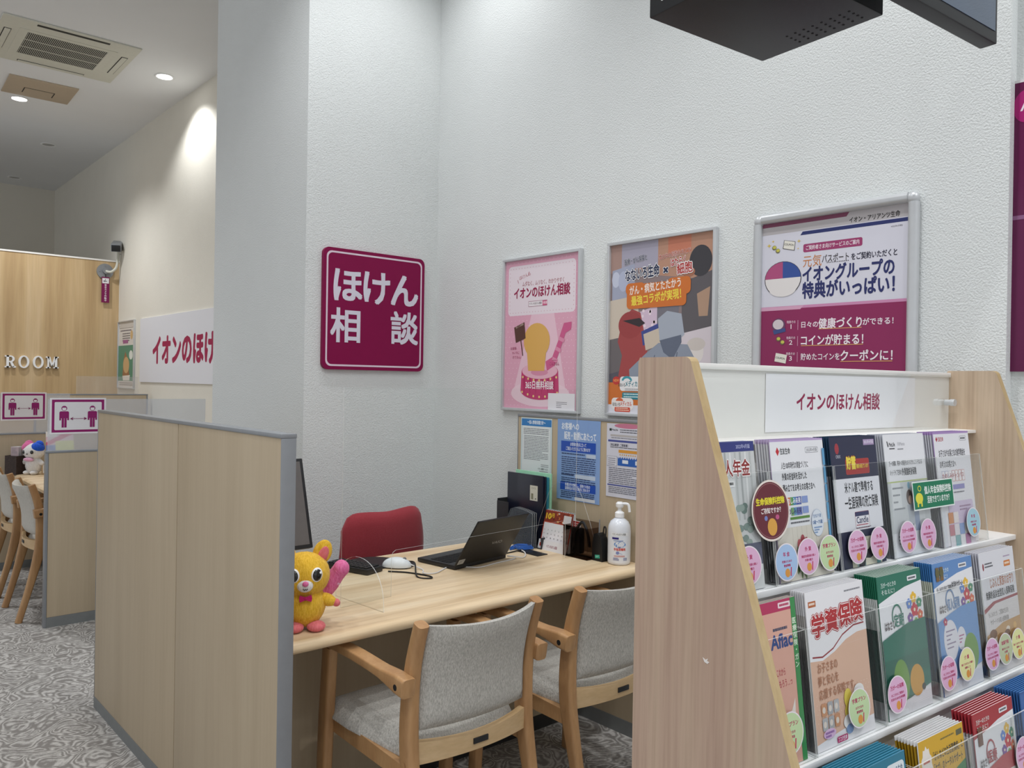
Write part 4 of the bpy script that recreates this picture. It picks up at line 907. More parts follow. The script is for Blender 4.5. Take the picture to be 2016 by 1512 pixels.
for s in (-1, 1):
    ballobj('ear', (s*.058-.004, .012, .228), (.030, .016, .040), 'yplush', t, (0, R(s*22), 0)); 
    ballobj('inner_ear', (s*.060-.004, -.0015, .224), (.016, .006, .026), 'cplush', t, (0, R(s*22), 0), False, 20)
    e = ballobj('eye', (s*.036-.004, -.063, .176), (.017, .010, .019), 'eye', t, (0, 0, R(s*26)), False, 20)
    ballobj('eye_ring', (s*.036-.004, -.0615, .176), (.020, .008, .022), 'white', t, (0, 0, R(s*26)), False, 20)
    ballobj('catchlight', (s*.006+.002, -.0085, .007), (.004, .003, .004), 'white', e, None, False, 12)
    a = ballobj('arm', (s*.066, -.012, .088), (.036, .019, .019), 'yplush', t, (0, R(s*18), R(-s*12)))
    ballobj('paw', (s*.034, 0, 0), (.014, .012, .012), 'cplush', a, None, False, 16)
    ballobj('foot', (s*.034, -.034, .014), (.030, .032, .016), 'cplush', t, None, False, 24)
ballobj('muzzle', (-.004, -.062, .146), (.026, .016, .021), 'wplush', t, None, False, 24)
ballobj('nose', (-.004, -.080, .154), (.010, .006, .008), 'pplush', t, None, False, 16)
bm = BM(); add_sweep(bm, smooth_path([(-.011, -.0775, .139), (-.007, -.079, .1355), (-.004, -.0795, .138), (-.001, -.079, .1355), (.003, -.0775, .139)], 5), circ(.0012, 6), (0, 1, 0)); obj('mouth', bm, 'eye', t)
bm = BM()
for s in (-1, 1): add_prism(bm, [(s*.003, -.006), (s*.026, -.013), (s*.029, 0), (s*.026, .013), (s*.003, .006)], 'y', -.006, .006)
add_ball(bm, (0, -.001, 0), (.007, .008, .008), 14); obj('bow_tie', bm, 'magplush', t, (-.002, -.060, .106)).scale = (.7, .8, .75)
bm = BM(); add_sweep(bm, smooth_path([(.03, .04, .07), (.07, .05, .10), (.105, .045, .15), (.115, .04, .165)], 6), [circ(.017+.009*min(1, i/8), 14) for i in range(19)], (0, 1, 0)); add_ball(bm, (.118, .039, .169), .027, 20); tl = fuzz(obj('tail', bm, 'pplush', t, None, ang=180))
bm = BM(); add_sweep(bm, [(.078, .052, .112), (.098, .048, .138)], circ(.0265, 16), (0, 1, 0)); fuzz(obj('tail_band', bm, 'plplush', tl, None, ang=180), .002)
# white plush in the rear booth
t = thing('plush_toy', 'white plush toy with pink and blue ears in the rear booth', 'plush toy', (1.262, 6.70, ZD), R(-55))
ballobj('body', (0, 0, .068), (.062, .05, .07), 'wplush', t); ballobj('head', (0, -.003, .168), (.078, .062, .060), 'wplush', t)
ballobj('bow', (0, -.05, .112), (.045, .014, .014), 'plplush', t, None, False, 20)
for s, m in ((-1, 'pplush'), (1, 'bplush')):
    ballobj('ear', (s*.046, .0, .218), (.032, .026, .030), m, t, (0, R(s*20), 0)); ballobj('ear_patch', (s*.042, -.008, .199), (.044, .045, .036), m, t, (0, R(s*20), 0))
    ballobj('eye', (s*.034, -.057, .166), (.014, .008, .014), 'eye', t, None, False, 16); ballobj('arm', (s*.068, -.01, .09), (.03, .016, .018), 'wplush', t, (0, R(s*20), 0)); ballobj('foot', (s*.03, -.03, .015), (.026, .028, .016), 'wplush', t)
ballobj('nose', (0, -.064, .152), (.006, .004, .004), 'eye', t, None, False, 12)
# basket with booklets, stand card, flyers
t = thing('wicker_basket', 'dark brown basket of booklets beside the white plush', 'basket', (1.175, 6.80, ZD), R(-60))
bm = BM(); w = .05; add_box(bm, -w, w, -w, w, 0, .006)
for a in ((-w-.006, -w, -w, w), (w, w+.006, -w, w), (-w-.006, w+.006, -w-.006, -w), (-w-.006, w+.006, w, w+.006)): add_box(bm, a[0], a[1], a[2], a[3], 0, .135)
obj('weave', bm, 'wicker', t)
for i, c in enumerate(('b9a5a8', 'd2cfcf', 'c4beb6', 'd9c2b0')):
    p = Print('bk', 74, 190, c, .1); p.bars(8, 12, 56, 4, 10, '8a8288', 4, i); o = p.build('booklet', None, 'pr', 8, 'cfcfcf'); o.location = (1.155+i*.013, 6.795+i*.0075, ZD+.008); o.rotation_euler = (0, 0, R(-60)); tag(o, 'thin booklet standing in the dark basket', 'booklet', 'booklets in the dark basket')
t = thing('card_stand', 'small wooden house-shaped card stand beside the white plush', 'stand', (1.33, 6.62, ZD), R(-55))
bm = BM(); add_prism(bm, [(-.035, 0), (.035, 0), (.035, .06), (0, .095), (-.035, .06)], 'y', -.012, .012); obj('body', bm, 'beechlight', t)
p = Print('cd', 44, 60, 'ece8e2', .05); p.bars(6, 8, 32, 4, 10, 'a99', 4) if False else p.bars(6, 8, 32, 4, 10, 'aa9999', 4); o = p.build('card', t, 'pr', .5); o.location = (0, -.0132, .012)
p = Print('fl', 180, 140, 'e8c8d4', .1); p.poly([(0, 110), (180, 20), (180, 0), (140, 0), (0, 80)], 'd9587e'); p.rect(60, 70, 120, 70, 'dfe38c'); p.rect(0, 100, 60, 40, '6a86c8'); p.rect(0, 0, 70, 40, 'f2f0f0')
o = p.build('flyer', None, 'pr', 4, 'dddddd'); o.location = (1.40, 6.55, ZD+.18); o.rotation_euler = (R(-10), 0, 0); tag(o, 'pink and yellow flyer standing behind the white plush', 'flyer')
bm = BM(); add_prism(bm, [(-.03, 0), (.05, 0), (.04, .18), (.03, .18)], 'x', -.08, .08); o2 = tag(obj('flyer_stand', bm, 'acrt', None, (1.40, 6.56, ZD)), 'clear stand holding the pink and yellow flyer', 'stand')
# ------------------------------------------------------------------ brochure rack
RA = R(-5.5); SD = Vector((math.cos(RA), math.sin(RA), 0)); ND = Vector((-math.sin(RA), math.cos(RA), 0))
S0, N0 = 1.775, .85
def P3(s, n, z): return SD*s + ND*n + Vector((0, 0, z))
rack = thing('brochure_rack', 'wood-sided brochure rack with white shelves of insurance booklets', 'rack', P3(S0, N0, 0), RA)
def lpoly(pts): return [(n-N0, z) for n, z in pts]
side = [(1.144, 0), (1.144, 1.494), (1.140, 1.503)]
side += [(1.012-.0+.016*math.sin(R(a))*-1 + .010, 1.503-.018+.018*math.cos(R(a))) for a in (0, 20, 40, 60)]
side += [(.498, 0)]
for s, e in ((1.14, 1.162), (2.39, 2.412)):
    bm = BM(); add_prism(bm, lpoly(side), 'x', s-S0, e-S0, 0, 1)
    for f in bm.faces:
        if f.material_index == 0 and abs(f.normal.x) > .5: f.material_index = 0
    o = obj('side_panel', bm, ['rack' if s < 2 else 'rackin', 'beechedge'], rack, smooth=False)
    if s < 2:
        bm = BM(); zc_, nc_ = .952, .962
        add_prism(bm, [(nc_-N0+a, zc_+b) for a, b in ((.006, .004), (.002, -.003), (-.005, -.005), (-.009, -.001), (-.004, .0), (-.006, .005), (0, .001))], 'x', 1.1394-S0, 1.141-S0); obj('chipped_mark', bm, 'chipw', o, smooth=False)
bx('back_panel', 'whitem', rack, 1.162-S0, 2.39-S0, 1.128-N0, 1.144-N0, .02, 1.333)
ROWS = [(1.058, .952), (.776, .838), (.495, .722), (.21, .608)]
for i, (z, n) in enumerate(ROWS):
    nb = n + .115
    sh = bx('shelf', 'white', rack, 1.162-S0, 2.39-S0, n-N0, 1.128-N0, z-.013, z, bev=.0015)
    zt = 1.333 if i == 0 else ROWS[i-1][0] - .013
    bm = BM(); nt_ = nb + .10*(zt-z)*1.0
    add_prism(bm, lpoly([(nb, z), (nb+.006, z), (min(1.126, nt_)+.006 if i else 1.128, zt), (min(1.12, nt_), zt)]), 'x', 1.162-S0, 2.39-S0); obj('shelf_back', bm, 'whitem', rack, smooth=False)
bx('plinth', 'whitem', rack, 1.162-S0, 2.39-S0, .53-N0, .55-N0, 0, .19)
bm = BM(); add_box(bm, 1.162-S0, 2.39-S0, 1.136-N0, 1.146-N0, 1.333, 1.492); add_box(bm, 1.162-S0, 2.39-S0, 1.130-N0, 1.148-N0, 1.484, 1.497, bev=.002); add_box(bm, 1.162-S0, 2.39-S0, 1.06-N0, 1.142-N0, 1.328, 1.336)
hb = obj('header_board', bm, 'whitem', rack)
p = Print('hd', 660, 134, 'f3f2f5', .05); p.text('イオンのほけん相談', 118, 42, 46, '9a1f4e', w=362, b=.03)
o = p.build('header_sheet', hb, 'pr', .6, 'eeeeee'); o.location = (1.865-S0, 1.134-N0, 1.345)
bm = BM(); add_box(bm, 1.166-S0, 2.385-S0, 1.126-N0, 1.1285-N0, 1.338, 1.49, mi=0); obj('clear_cover', bm, 'acr', hb, smooth=False)
bm = BM(); add_cyl(bm, (2.352-S0, 1.110-N0, 1.412), (2.352-S0, 1.128-N0, 1.412), .0085, n=20); add_cyl(bm, (2.352-S0, 1.100-N0, 1.412), (2.352-S0, 1.112-N0, 1.412), .010, n=20); obj('standoff_knob', bm, 'alu', hb)
# clear pockets
TL = .12
def pocket(s0, s1, z0, z1, n0, zref):
    bm = BM(); f = lambda z: n0 + TL*(z-zref)
    add_prism(bm, lpoly([(f(z0), z0), (f(z1), z1), (f(z1)+.003, z1), (f(z0)+.003, z0)]), 'x', s0-S0, s1-S0, 0, 1)
    for f_ in bm.faces:
        f_.material_index = 1 if f_.calc_area() < (s1-s0)*.02 else 0
    for s in (s0, s1-.002):
        add_prism(bm, lpoly([(f(z0), z0), (f(z1), z1), (f(z1)+.055, z1), (f(z0)+.055, z0)]), 'x', s-S0, s+.002-S0, 0, 1)
    return obj('pocket', bm, ['acrp', 'edge'], rack, smooth=False)
PK = {}
for i, (cols, n0, zr, z0, z1) in enumerate(((((1.166, 1.342), (1.346, 1.568), (1.572, 1.782), (1.786, 2.009), (2.013, 2.242)), .957, 1.058, 1.0585, 1.281),
        (((1.166, 1.308), (1.312, 1.548), (1.552, 1.772), (1.776, 1.998), (2.002, 2.225)), .843, .776, .7765, 1.003),
        (((1.166, 1.275), (1.279, 1.482), (1.486, 1.70), (1.704, 1.90), (1.904, 2.15)), .727, .495, .4955, .745))):
    for j, (a, b) in enumerate(cols): PK[i, j] = pocket(a, b, z0, z1, n0, zr)
STK = dict(life=('dfb3d2', '万が一の保障', 'のこされたご家族の', '生活のための生命保険'), fx=('dfb3d2', '外 貨', '資産形成効果の高い', '外貨の魅力'), pen=('a9c4e6', '年 金', '老後のための', '資金準備'),
           edu=('c3d9a9', '学資プラン', 'お子さまの', '教育資金'), care=('e3e3a4', '介 護', '備えておきたい介護の', '保険のこと'), work=('c2cba6', '就業不能', '働けないときの', '生活費'), penb=('a7cddb', '年 金', '老後のための', '資金準備'))
def sticker(row, col, s, z, kind, d=74, n0=None):
    c, t1, t2, t3 = STK[kind]; p = Print('stk', d, d, None, .03)
    q = d/74
    p.ell(d/2, d/2, d/2, d/2, 'ece3e8', 40); p.ell(d/2, d/2, d/2-2.4, d/2-2.4, c, 40)
    p.text(t1, d/2, 17*q, 9.5*q, 'b2125c', al='c', b=.03, maxw=50*q); p.text(t2, d/2, 33*q, 5.4*q, 'b2125c', al='c', b=.03, maxw=54*q); p.text(t3, d/2, 41*q, 5.4*q, 'b2125c', al='c', b=.03, maxw=54*q)
    p.ell(d/2, 58*q, 8*q, 8.5*q, 'dd9a4a', 18); p.poly([(d/2+8*q, 64*q), (d/2+11*q, 48*q), (d/2+14*q, 48*q), (d/2+11*q, 66*q)], 'c8375f')
    o = art_only(p, 'round_sticker', PK[row, col], 0)
    n0_, zr = ((.957, 1.058), (.843, .776), (.727, .495))[row]
    z_ = z - d*.0005; o.location = (s-S0, n0_ + TL*(z_-zr) - .0008 - N0, z_); o.rotation_euler = (-math.atan(TL), 0, 0); return o
for row, col, s, z, k in ((0, 0, 1.262, 1.109, 'fx'), (0, 1, 1.378, 1.102, 'pen'), (0, 1, 1.451, 1.105, 'fx'), (0, 1, 1.526, 1.104, 'edu'), (0, 2, 1.632, 1.105, 'life'), (0, 2, 1.719, 1.104, 'fx'), (0, 3, 1.844, 1.105, 'life'), (0, 3, 1.936, 1.103, 'fx'), (0, 4, 2.167, 1.111, 'penb'),
        (1, 0, 1.238, .837, 'edu'), (1, 1, 1.456, .833, 'edu'), (1, 2, 1.595, .829, 'life'), (1, 3, 1.808, .829, 'life'), (1, 3, 1.893, .833, 'care'), (1, 4, 2.018, .832, 'life'), (1, 4, 2.086, .832, 'work'), (1, 4, 2.156, .832, 'care'), (2, 4, 1.93, .66, 'life')):
    sticker(row, col, s, z, k)
p = Print('oval', 120, 120, None, .03); p.ell(60, 60, 60, 60, 'e6dcd4', 44); p.ell(60, 60, 56, 56, '6a2f38', 44); p.ell(60, 60, 53.4, 53.4, 'a87c7c', 44); p.ell(60, 60, 52.6, 52.6, '6a2f38', 44)
p.text('生命保険料控除', 60, 34, 15, 'e6d93a', w=90, b=.04, al='c'); p.text('ご存知ですか？', 60, 54, 12, 'f2e9e6', w=62, b=.03, al='c'); p.ell(60, 92, 15, 17, 'd9a24c', 20); p.ell(42, 74, 5, 5, '7a86c0', 10); p.ell(78, 74, 6, 5, 'c05a84', 10)
o = art_only(p, 'oval_sticker', PK[0, 0], 0); z_ = 1.146; o.location = (1.341-S0, .957+TL*(z_-1.058)-.0012-N0, z_); o.rotation_euler = (-math.atan(TL), 0, 0)
p = Print('gc', 196, 68, 'e6ece8', .03); p.rect(3, 3, 190, 62, '1f7a58'); p.ell(28, 40, 17, 13, 'e2da4a', 20); p.rect(17, 48, 6, 12, 'e2da4a'); p.rect(34, 48, 6, 12, 'e2da4a'); p.ell(32, 17, 8, 7, 'e2da4a', 16); p.ell(32, 17, 5.5, 5, '1f7a58', 16)
p.text('個人年金保険料控除', 54, 13, 20, 'eef4f0', w=130, b=.03); p.text('活用できていますか？', 64, 37, 18, 'eef4f0', w=108, b=.03)
o = p.build('green_card', PK[0, 3], 'pr', .6); z_ = 1.161; o.location = (1.977-S0, .957+TL*(z_-1.058)-.0025-N0, z_); o.rotation_euler = (-math.atan(TL), 0, 0)

# ------------------------------------------------------------------ booklets
def flower(p, x, y, r, c):
    for k in range(5): p.ell(x+r*.62*math.cos(R(90+72*k)), y-r*.62*math.sin(R(90+72*k)), r*.5, r*.5, c, 12)
    p.ell(x, y, r*.28, r*.28, 'f2e4c0', 10)
def flowers(p, x, y, k=1):
    for dx, dy, c, r in ((0, 0, 'c8283c', 15), (-1, -28, 'e8b93a', 12), (-22, -16, '5b86d0', 11), (22, -14, '2f8a62', 11), (-22, 16, '7a4a9c', 11), (22, 14, 'd9633a', 11), (2, 30, '7db04a', 11)): flower(p, x+dx*k, y+dy*k, r*k, c)
def art(kind):
    Wd, H = 183, 284
    if kind == 'kojin':
        Wd = 150; p = Print(kind, Wd, H, 'c9cbcb')
        for i in range(9): p.rect(14+i*15, 20, 5, 130, ('a6a9a9', 'dfe0e0', 'b9bcbb')[i % 3])
        p.rect(0, 0, 150, 19, '32397c'); p.text('2022年4月版', 96, 5, 9, 'b4b8d8', w=42); p.rect(0, 70, 84, 90, 'd6d8d8')
        for k in range(16): p.ell(random.uniform(86, 148), random.uniform(120, 200), 9, 7, random.choice(['7f908a', '93a29b', '6f827c']), 9)
        p.rect(0, 196, 150, 44, '5d5f73'); p.rect(0, 238, 150, 46, 'd4d6d6'); p.text('個人年金', 30, 34, 34, '8d2a2a', w=102, b=.03, oc='f3efee', ob=.09); p.rect(30, 74, 54, 12, 'e6e6e6'); p.bars(34, 77, 46, 1, 5, '5a5a5a', 5); p.text('セット', 112, 246, 14, '77777c', w=30)
    elif kind == 'sumi':
        p = Print(kind, Wd, H, 'e6e6ea'); p.rect(0, 0, Wd, 4, 'b79fcb'); p.poly([(18, 24), (24, 15), (30, 24), (24, 33)], 'c02a36'); p.text('住友生命', 32, 17, 14, '2b2b30', w=34, b=.03); p.rrect(118, 18, 46, 12, 3, '8a8a90'); p.rrect(119, 19, 44, 10, 3, 'e6e6ea'); p.text('2022年4月版', 122, 20, 8, '55555c', w=38)
        p.text('人生100年時代の資産づくりに', 32, 46, 15, '2a2a30', w=92, b=.01); p.text('外貨の好金利を活かした', 32, 68, 16, '2a2a30', w=84, b=.02); p.text('積み立てをお考えのお客さまへ', 32, 91, 16, '2a2a30', w=110, b=.02)
        for j in range(2):
            for i, c in enumerate(('b8324a', 'd9713a', '5b9a4a', '3a86b0', '4a5aa8', '4a5aa8')):
                if j == 0 or i > 1: p.rect(34+i*9.3, 118+j*21, 9, 16, c if j == 0 else ['', '', '7aa86a', '6aa0c0', '6a78b8', '6a78b8'][i])
            p.text('たのしみ未来', 35, 119+j*21, 13, 'f0eef2' if j == 0 else '3a3a6a', w=52, b=.03); p.rect(92, 118+j*21, 20, 14, '8a9cd0')
        p.rect(48, 158, 66, 5, '5b8a3a'); p.bars(48, 168, 64, 1, 5, '6a6a70', 3)
        p.rect(0, 178, Wd, 106, 'd8d2c6')
        for i in range(6): p.rect(50+i*16, 178, 1, 90, 'c2bbae')
        for k in range(22): p.ell(random.uniform(56, 100), random.uniform(226, 270), 3, 16, random.choice(['4f6b3f', '6a8550', '5c774a']), 8)
        for x, y in ((70, 214), (82, 206), (94, 212), (76, 228), (90, 230), (104, 226), (64, 238), (84, 246), (100, 248), (110, 242)): p.ell(x, y, 7, 11, random.choice(['b4545e', 'c46a70', 'a6444f']), 12)
        p.ell(138, 176, 21, 28, 'b9c6da'); p.ell(138, 176, 20, 27, 'dfe4ec'); p.text('告知不要', 124, 158, 8, '5a7aa8', w=28); p.text('0歳〜75歳', 121, 170, 9, '5a7aa8', w=34, b=.03); p.bars(124, 184, 28, 3, 5, '7f9cc4', 3)
        p.text('今からつくる、', 118, 222, 12, '4a4a50', w=52); p.text('あなたの未来', 118, 238, 12, '4a4a50', w=52); p.ell(156, 262, 18, 8, '7f8f4a', 16)
        for i in range(6): p.rect(175, 22+i*38, 8, 36, '5b9ac4')
    elif kind == 'navy':
        p = Print(kind, Wd, H, '262945'); p.ell(26, 26, 8, 12, 'a0323c', 14); p.text('ORIX', 20, 38, 10, 'b9bac6', w=18); p.rect(132, 8, 44, 13, 'a791b6'); p.text('2022年4月版', 135, 10, 8, 'e6e0ee', w=38)
        p.rrect(54, 50, 94, 34, 4, 'b13a35'); p.rrect(56, 52, 90, 30, 3, 'a8322f'); p.text('貯蓄', 58, 44, 30, 'e9d34a', w=36, b=.05, oc='8d2a2a', ob=.1); p.text('機能も備えています', 96, 62, 10, 'e9d34a', w=48, b=.03)
        p.rect(0, 92, Wd, 114, 'e4e4ea'); p.text('米ドル建で準備する', 42, 100, 25, '23232c', w=112, b=.03); p.text('一生涯保障の死亡保険', 38, 132, 28, '23232c', w=132, b=.03)
        p.rrect(72, 166, 56, 37, 3, '8a2a44'); p.rrect(73, 167, 54, 35, 3, 'e9e6ec'); p.rect(73, 167, 54, 9, '2b2f5c'); p.text('Candle', 77, 174, 20, '2b2f5c', w=46, b=.02); p.bars(76, 194, 46, 1, 5, 'b05a6a', 2.5)
        p.bars(72, 206-6, 60, 1, 4, '7a7a84', 2)
        p.rrect(46, 222, 118, 62, 6, 'd7d3c0'); p.rect(46, 240, 118, 44, 'd7d3c0'); p.text('あなたのナンジに、', 66, 230, 9, '55504a', w=50, rot=10); p.rect(64, 256, 34, 28, '8faaa6')
        p.poly([(70, 284), (72, 262), (84, 252), (112, 250), (126, 242), (138, 250), (134, 264), (118, 270), (100, 268), (94, 284)], '22222a'); p.rrect(60, 252, 26, 12, 4, 'a8444a'); p.poly([(142, 284), (146, 240), (150, 236), (156, 246), (158, 284)], '6fa0a0')
    elif kind == 'met':
        p = Print(kind, Wd, H, 'e6e6ea'); p.poly([(14, 16), (18, 16), (22, 28), (18, 30)], '2b2b30'); p.text('MetLife', 24, 17, 13, '2a2a30', w=26, b=.03); p.bars(24, 32, 24, 1, 4, '55555a', 3); p.text('FiliMente', 62, 17, 12, 'b4b4ba', w=32); p.bars(60, 34, 26, 1, 4, '9a9aa0', 3)
        p.text('万一の保障、将来への資産をUSドルでかしこくそなえる', 16, 62, 13, '2f2f36', w=150, b=.01); p.text('メットライフ生命の', 16, 82, 15, '33333a', w=52, b=.01); p.text('外貨建終身保険', 70, 80, 19, '22222a', w=66, b=.03)
        p.rect(0, 110, Wd, 3, 'b4c27a'); p.rect(0, 113, Wd, 116, 'c6cacd'); p.rect(16, 113, 40, 60, 'd9dcde'); p.rect(120, 113, 30, 90, 'b4babf'); p.rect(96, 130, 60, 90, 'd2d6d8'); p.bars(20, 124, 48, 4, 16, '8a8e94', 4)
        p.ell(92, 150, 14, 18, '5a4640'); p.ell(95, 156, 8, 10, 'd9b8a6'); p.poly([(78, 168), (104, 166), (108, 214), (84, 220)], 'aeb4bc'); p.poly([(86, 214), (100, 212), (98, 236), (78, 238)], '5a5e68'); p.ell(118, 152, 9, 10, '4a3c38'); p.poly([(106, 164), (128, 164), (130, 232), (108, 232)], '8a98b4'); p.ell(92, 122, 6, 8, '8ab4c8'); p.ell(116, 126, 6, 8, '8ab4c8')
        p.rect(0, 230, Wd, 54, 'e2e4e8'); p.bars(28, 236, 60, 3, 8, '6a6e78', 3)
    elif kind == 'last':
        p = Print(kind, Wd, H, 'e6e5ea'); p.rect(0, 0, Wd, 5, 'a98ac0'); p.poly([(10, 18), (15, 11), (20, 18), (15, 25)], 'b02a40'); p.text('住友生命', 21, 12, 12, 'b02a40', w=28, b=.03); p.rrect(134, 12, 34, 12, 3, '8a8a90'); p.rrect(135, 13, 32, 10, 3, 'e6e5ea'); p.bars(138, 16, 26, 1, 4, '55555c', 4)
        p.text('お子さまやお孫さまの進学資金を', 20, 44, 20, '2c2c34', w=136, b=.02); p.text('お考えのお客さまへ', 20, 72, 19, '2c2c34', w=82, b=.02)
        for i, c in enumerate(('9aa0c8', '9aa0c8', 'd9d9de', 'c86a6a', 'd98a6a', 'd98a6a', 'd07a7a')): p.rrect(24+i*17, 98, 15, 28, 2, c); p.rrect(25+i*17, 99, 13, 26, 2, 'ece8ea'); 
        p.text('たのしみキャンパス', 26, 104, 14, 'b45a60', w=110, b=.02); p.rect(24, 134, 110, 12, '8a86c0'); p.bars(24, 152, 106, 1, 5, '7a7a84', 3)
        p.rrect(40, 176, 128, 58, 6, 'd3c2dc'); p.bars(96, 188, 60, 2, 8, '9a7a9a', 4); p.rect(0, 196, 20, 88, 'd9dce4')
        tiles = ['c27a86', 'e6dfe4', '8aa4d4', 'e6e4da', '9ab45a', 'e3e0e6', '7fb0b4', 'e6e6ea', 'b46aa0', 'd9d0dc', 'd0874e', 'ece2e0']
        for i, c in enumerate(tiles): p.rect(34+(i % 5)*26, 232-(30 if i > 9 else 0)+(i//5)*28*(1 if i < 10 else 0) - (0), 25, 27, c)
    elif kind == 'afl':
        Wd = 126; p = Print(kind, Wd, 288, 'd9a796'); p.rect(0, 0, Wd, 20, 'b5325c'); p.rrect(76, 5, 36, 10, 2, 'ecd6dc'); p.bars(80, 8, 28, 1, 4, 'b5325c', 4); p.bars(56, 48, 42, 1, 5, '4a4a60', 5); p.text('Aflac', 48, 54, 34, '2f4a86', w=62, b=.035)
        p.text('「ながさき」これから', 20, 118, 15, 'b4454f', w=62); p.text('お家をみなもろう…っ', 22, 138, 15, 'b4454f', w=78); p.poly([(60, 210), (92, 196), (104, 176), (102, 206), (88, 226), (66, 230)], 'e8ded4'); p.bars(64, 250, 20, 2, 8, '8a3a3a', 3)
        p.rect(112, 0, 14, 288, '3a8a4c'); p.vtext('医療保険・ガン', 119, 36, 12, 'e0ecd8', 13, .02)
    elif kind == 'gaku':
        Wd, H = 194, 289; p = Print(kind, Wd, H, 'e9e7ea'); p.poly([(0, 116), (40, 122), (80, 112), (120, 96), (160, 88), (194, 90), (194, 260), (120, 262), (60, 268), (0, 276)], 'dcb49c')
        p.poly([(0, 100), (194, 74), (194, 96), (160, 96), (120, 104), (80, 120), (40, 130), (0, 126)], 'e9e7ea'); p.rect(0, 112, 194, 0.1, 'e9e7ea')
        pts = [(8, 118), (40, 122), (76, 112), (110, 92), (150, 80), (186, 80)]
        p.poly(pts + [(x, y+3) for x, y in pts[::-1]], '96343a'); p.rect(8, 18, 24, 11, 'b4653a'); p.bars(11, 21, 18, 1, 4, 'ecd8c8', 4); p.bars(128, 12, 56, 1, 4, '8a8a90', 3)
        for i, (ch, x) in enumerate((('学', 34), ('資', 78), ('保', 121), ('険', 164))): p.text(ch, x, 44-i*4, 44, 'f4efee', al='c', b=.07, oc='b02a30', ob=.105); p.text(ch, x, 44-i*4, 44, 'b02a30', al='c', b=.036)
        p.dots([(8+(j % 2)*5+i*10, 190+j*8) for j in range(8) for i in range(18)], .8, 'f0e0d2')
        p.text('お子さまの', 20, 132, 20, 'b07a5c', w=64); p.text('夢と安心を', 18, 156, 20, 'b07a5c', w=66); p.text('応援する保険です。', 18, 180, 20, 'b07a5c', w=120)
        for i in range(6): p.rrect(20+(i % 3)*20, 206+(i//3)*26, 17, 23, 3, ('c9906a', 'a9a9ac', 'b4b4b6', 'b0b0b2', 'a9a9ac', 'c9906a')[i]); p.ell(28+(i % 3)*20, 218+(i//3)*26, 5, 6, 'e0d4c8', 10)
        p.ell(128, 236, 34, 22, 'e2ce5a'); p.ell(108, 212, 13, 18, 'e2ce5a'); p.dots([(122, 232), (140, 240), (134, 224), (116, 244)], 5, 'c4a24a'); p.ell(146, 206, 18, 14, 'ece9e6'); p.ell(150, 226, 12, 10, 'd07aa0'); p.ell(104, 254, 17, 13, 'ece9e6'); p.ell(106, 268, 12, 9, '7f9ac4')
        p.ell(40, 262, 20, 9, 'dcb8d8'); p.bars(26, 258, 28, 2, 6, '9a6aa8', 4); p.rrect(62, 274, 34, 11, 3, 'b8306a'); p.text('フコク生命', 65, 275, 9, 'f0e0ea', w=28, b=.03)
    elif kind in ('green', 'blue', 'redb'):
        Wd, H = (174, 286) if kind == 'green' else (183, 286); main, band = dict(green=('2a6e5c', '23705a'), blue=('6d97cc', '5f8ac2'), redb=('b5464c', 'a5262f'))[kind]
        p = Print(kind, Wd, H, 'e8e8ec'); ye = 44 if kind != 'redb' else 40
        p.poly([(0, 0), (Wd, 0), (Wd, 26), (Wd*.6, 32), (Wd*.3, 42), (0, ye+10)], band); p.text('万が一のときの', 14, 14, 11, 'd9e6e2', w=58); p.text('そなえに！', 14, 28, 11, 'd9e6e2', w=50); p.rrect(118, 12, 38, 10, 2, 'e8e8ec'); p.bars(122, 15, 30, 1, 4, '55555c', 4)
        flowers(p, Wd-38, 84, .92)
        t2, c2 = dict(green=('定期', '2f7a66'), blue=('収入保障', '5f86b8'), redb=('医療', 'a8323c'))[kind]
        n = 18; P1 = [(64+20*math.cos(R(200-i*11)), 88-26*math.sin(R(200-i*11))) for i in range(n)]; p.poly(P1 + [(64+(x-64)*.85, 88+(y-88)*.85) for x, y in P1[::-1]], c2)
        p.text('はなさく', 14, 92, 20, '4a3a3a', w=36, b=.02); p.text(t2, 50, 82, 28, c2, w=(38 if len(t2) == 2 else 56), b=.02)
        pts = [(0, 128), (Wd*.3, 116), (Wd*.6, 106), (Wd, 104)]
        p.poly(pts + [(Wd, H-44), (Wd*.5, H-30), (0, H-24)], main)
        if kind == 'green':
            p.rect(0, 170, Wd, 40, '246252')
            p.ell(58, 218, 30, 44, '6f9a44'); p.ell(118, 226, 28, 32, 'd09a3c'); p.ell(142, 244, 8, 7, '3a3a34')
        if kind == 'blue':
            for x, y in ((18, 14), (36, 14)): p.rect(x-6, 10, 14, 30, '7a5a30'); p.ell(x+1, 22, 9, 10, '5f5a34', 14)
            p.text('もしものときのご家族の', 10, 52, 13, '2a2a30', w=70, b=.02); p.text('生活をサポート', 78, 48, 16, '2a2a30', w=50, b=.03)
            p.ell(50, 172, 32, 44, 'e3e2ea'); p.ell(98, 176, 20, 26, 'e3e2ea'); p.bars(30, 150, 40, 5, 9, '8a7a9a', 3); p.bars(86, 168, 24, 3, 7, 'b05a8a', 3); flower(p, 32, 130, 8, 'b8325c'); p.ell(136, 212, 34, 42, '6f9a44'); p.ell(92, 250, 12, 14, 'c89a6a')
        if kind == 'redb':
            p.rect(14, 30, 20, 36, '6a3c24'); p.rrect(16, 140, 150, 80, 4, 'dfd3cc'); p.bars(30, 150, 110, 2, 12, 'b0806a', 5); p.rect(24, 176, 60, 14, 'c86a4a'); p.rect(100, 172, 60, 14, '8a9cc4'); p.bars(28, 196, 120, 2, 9, '9a8a84', 3)
    elif kind == 'brown':
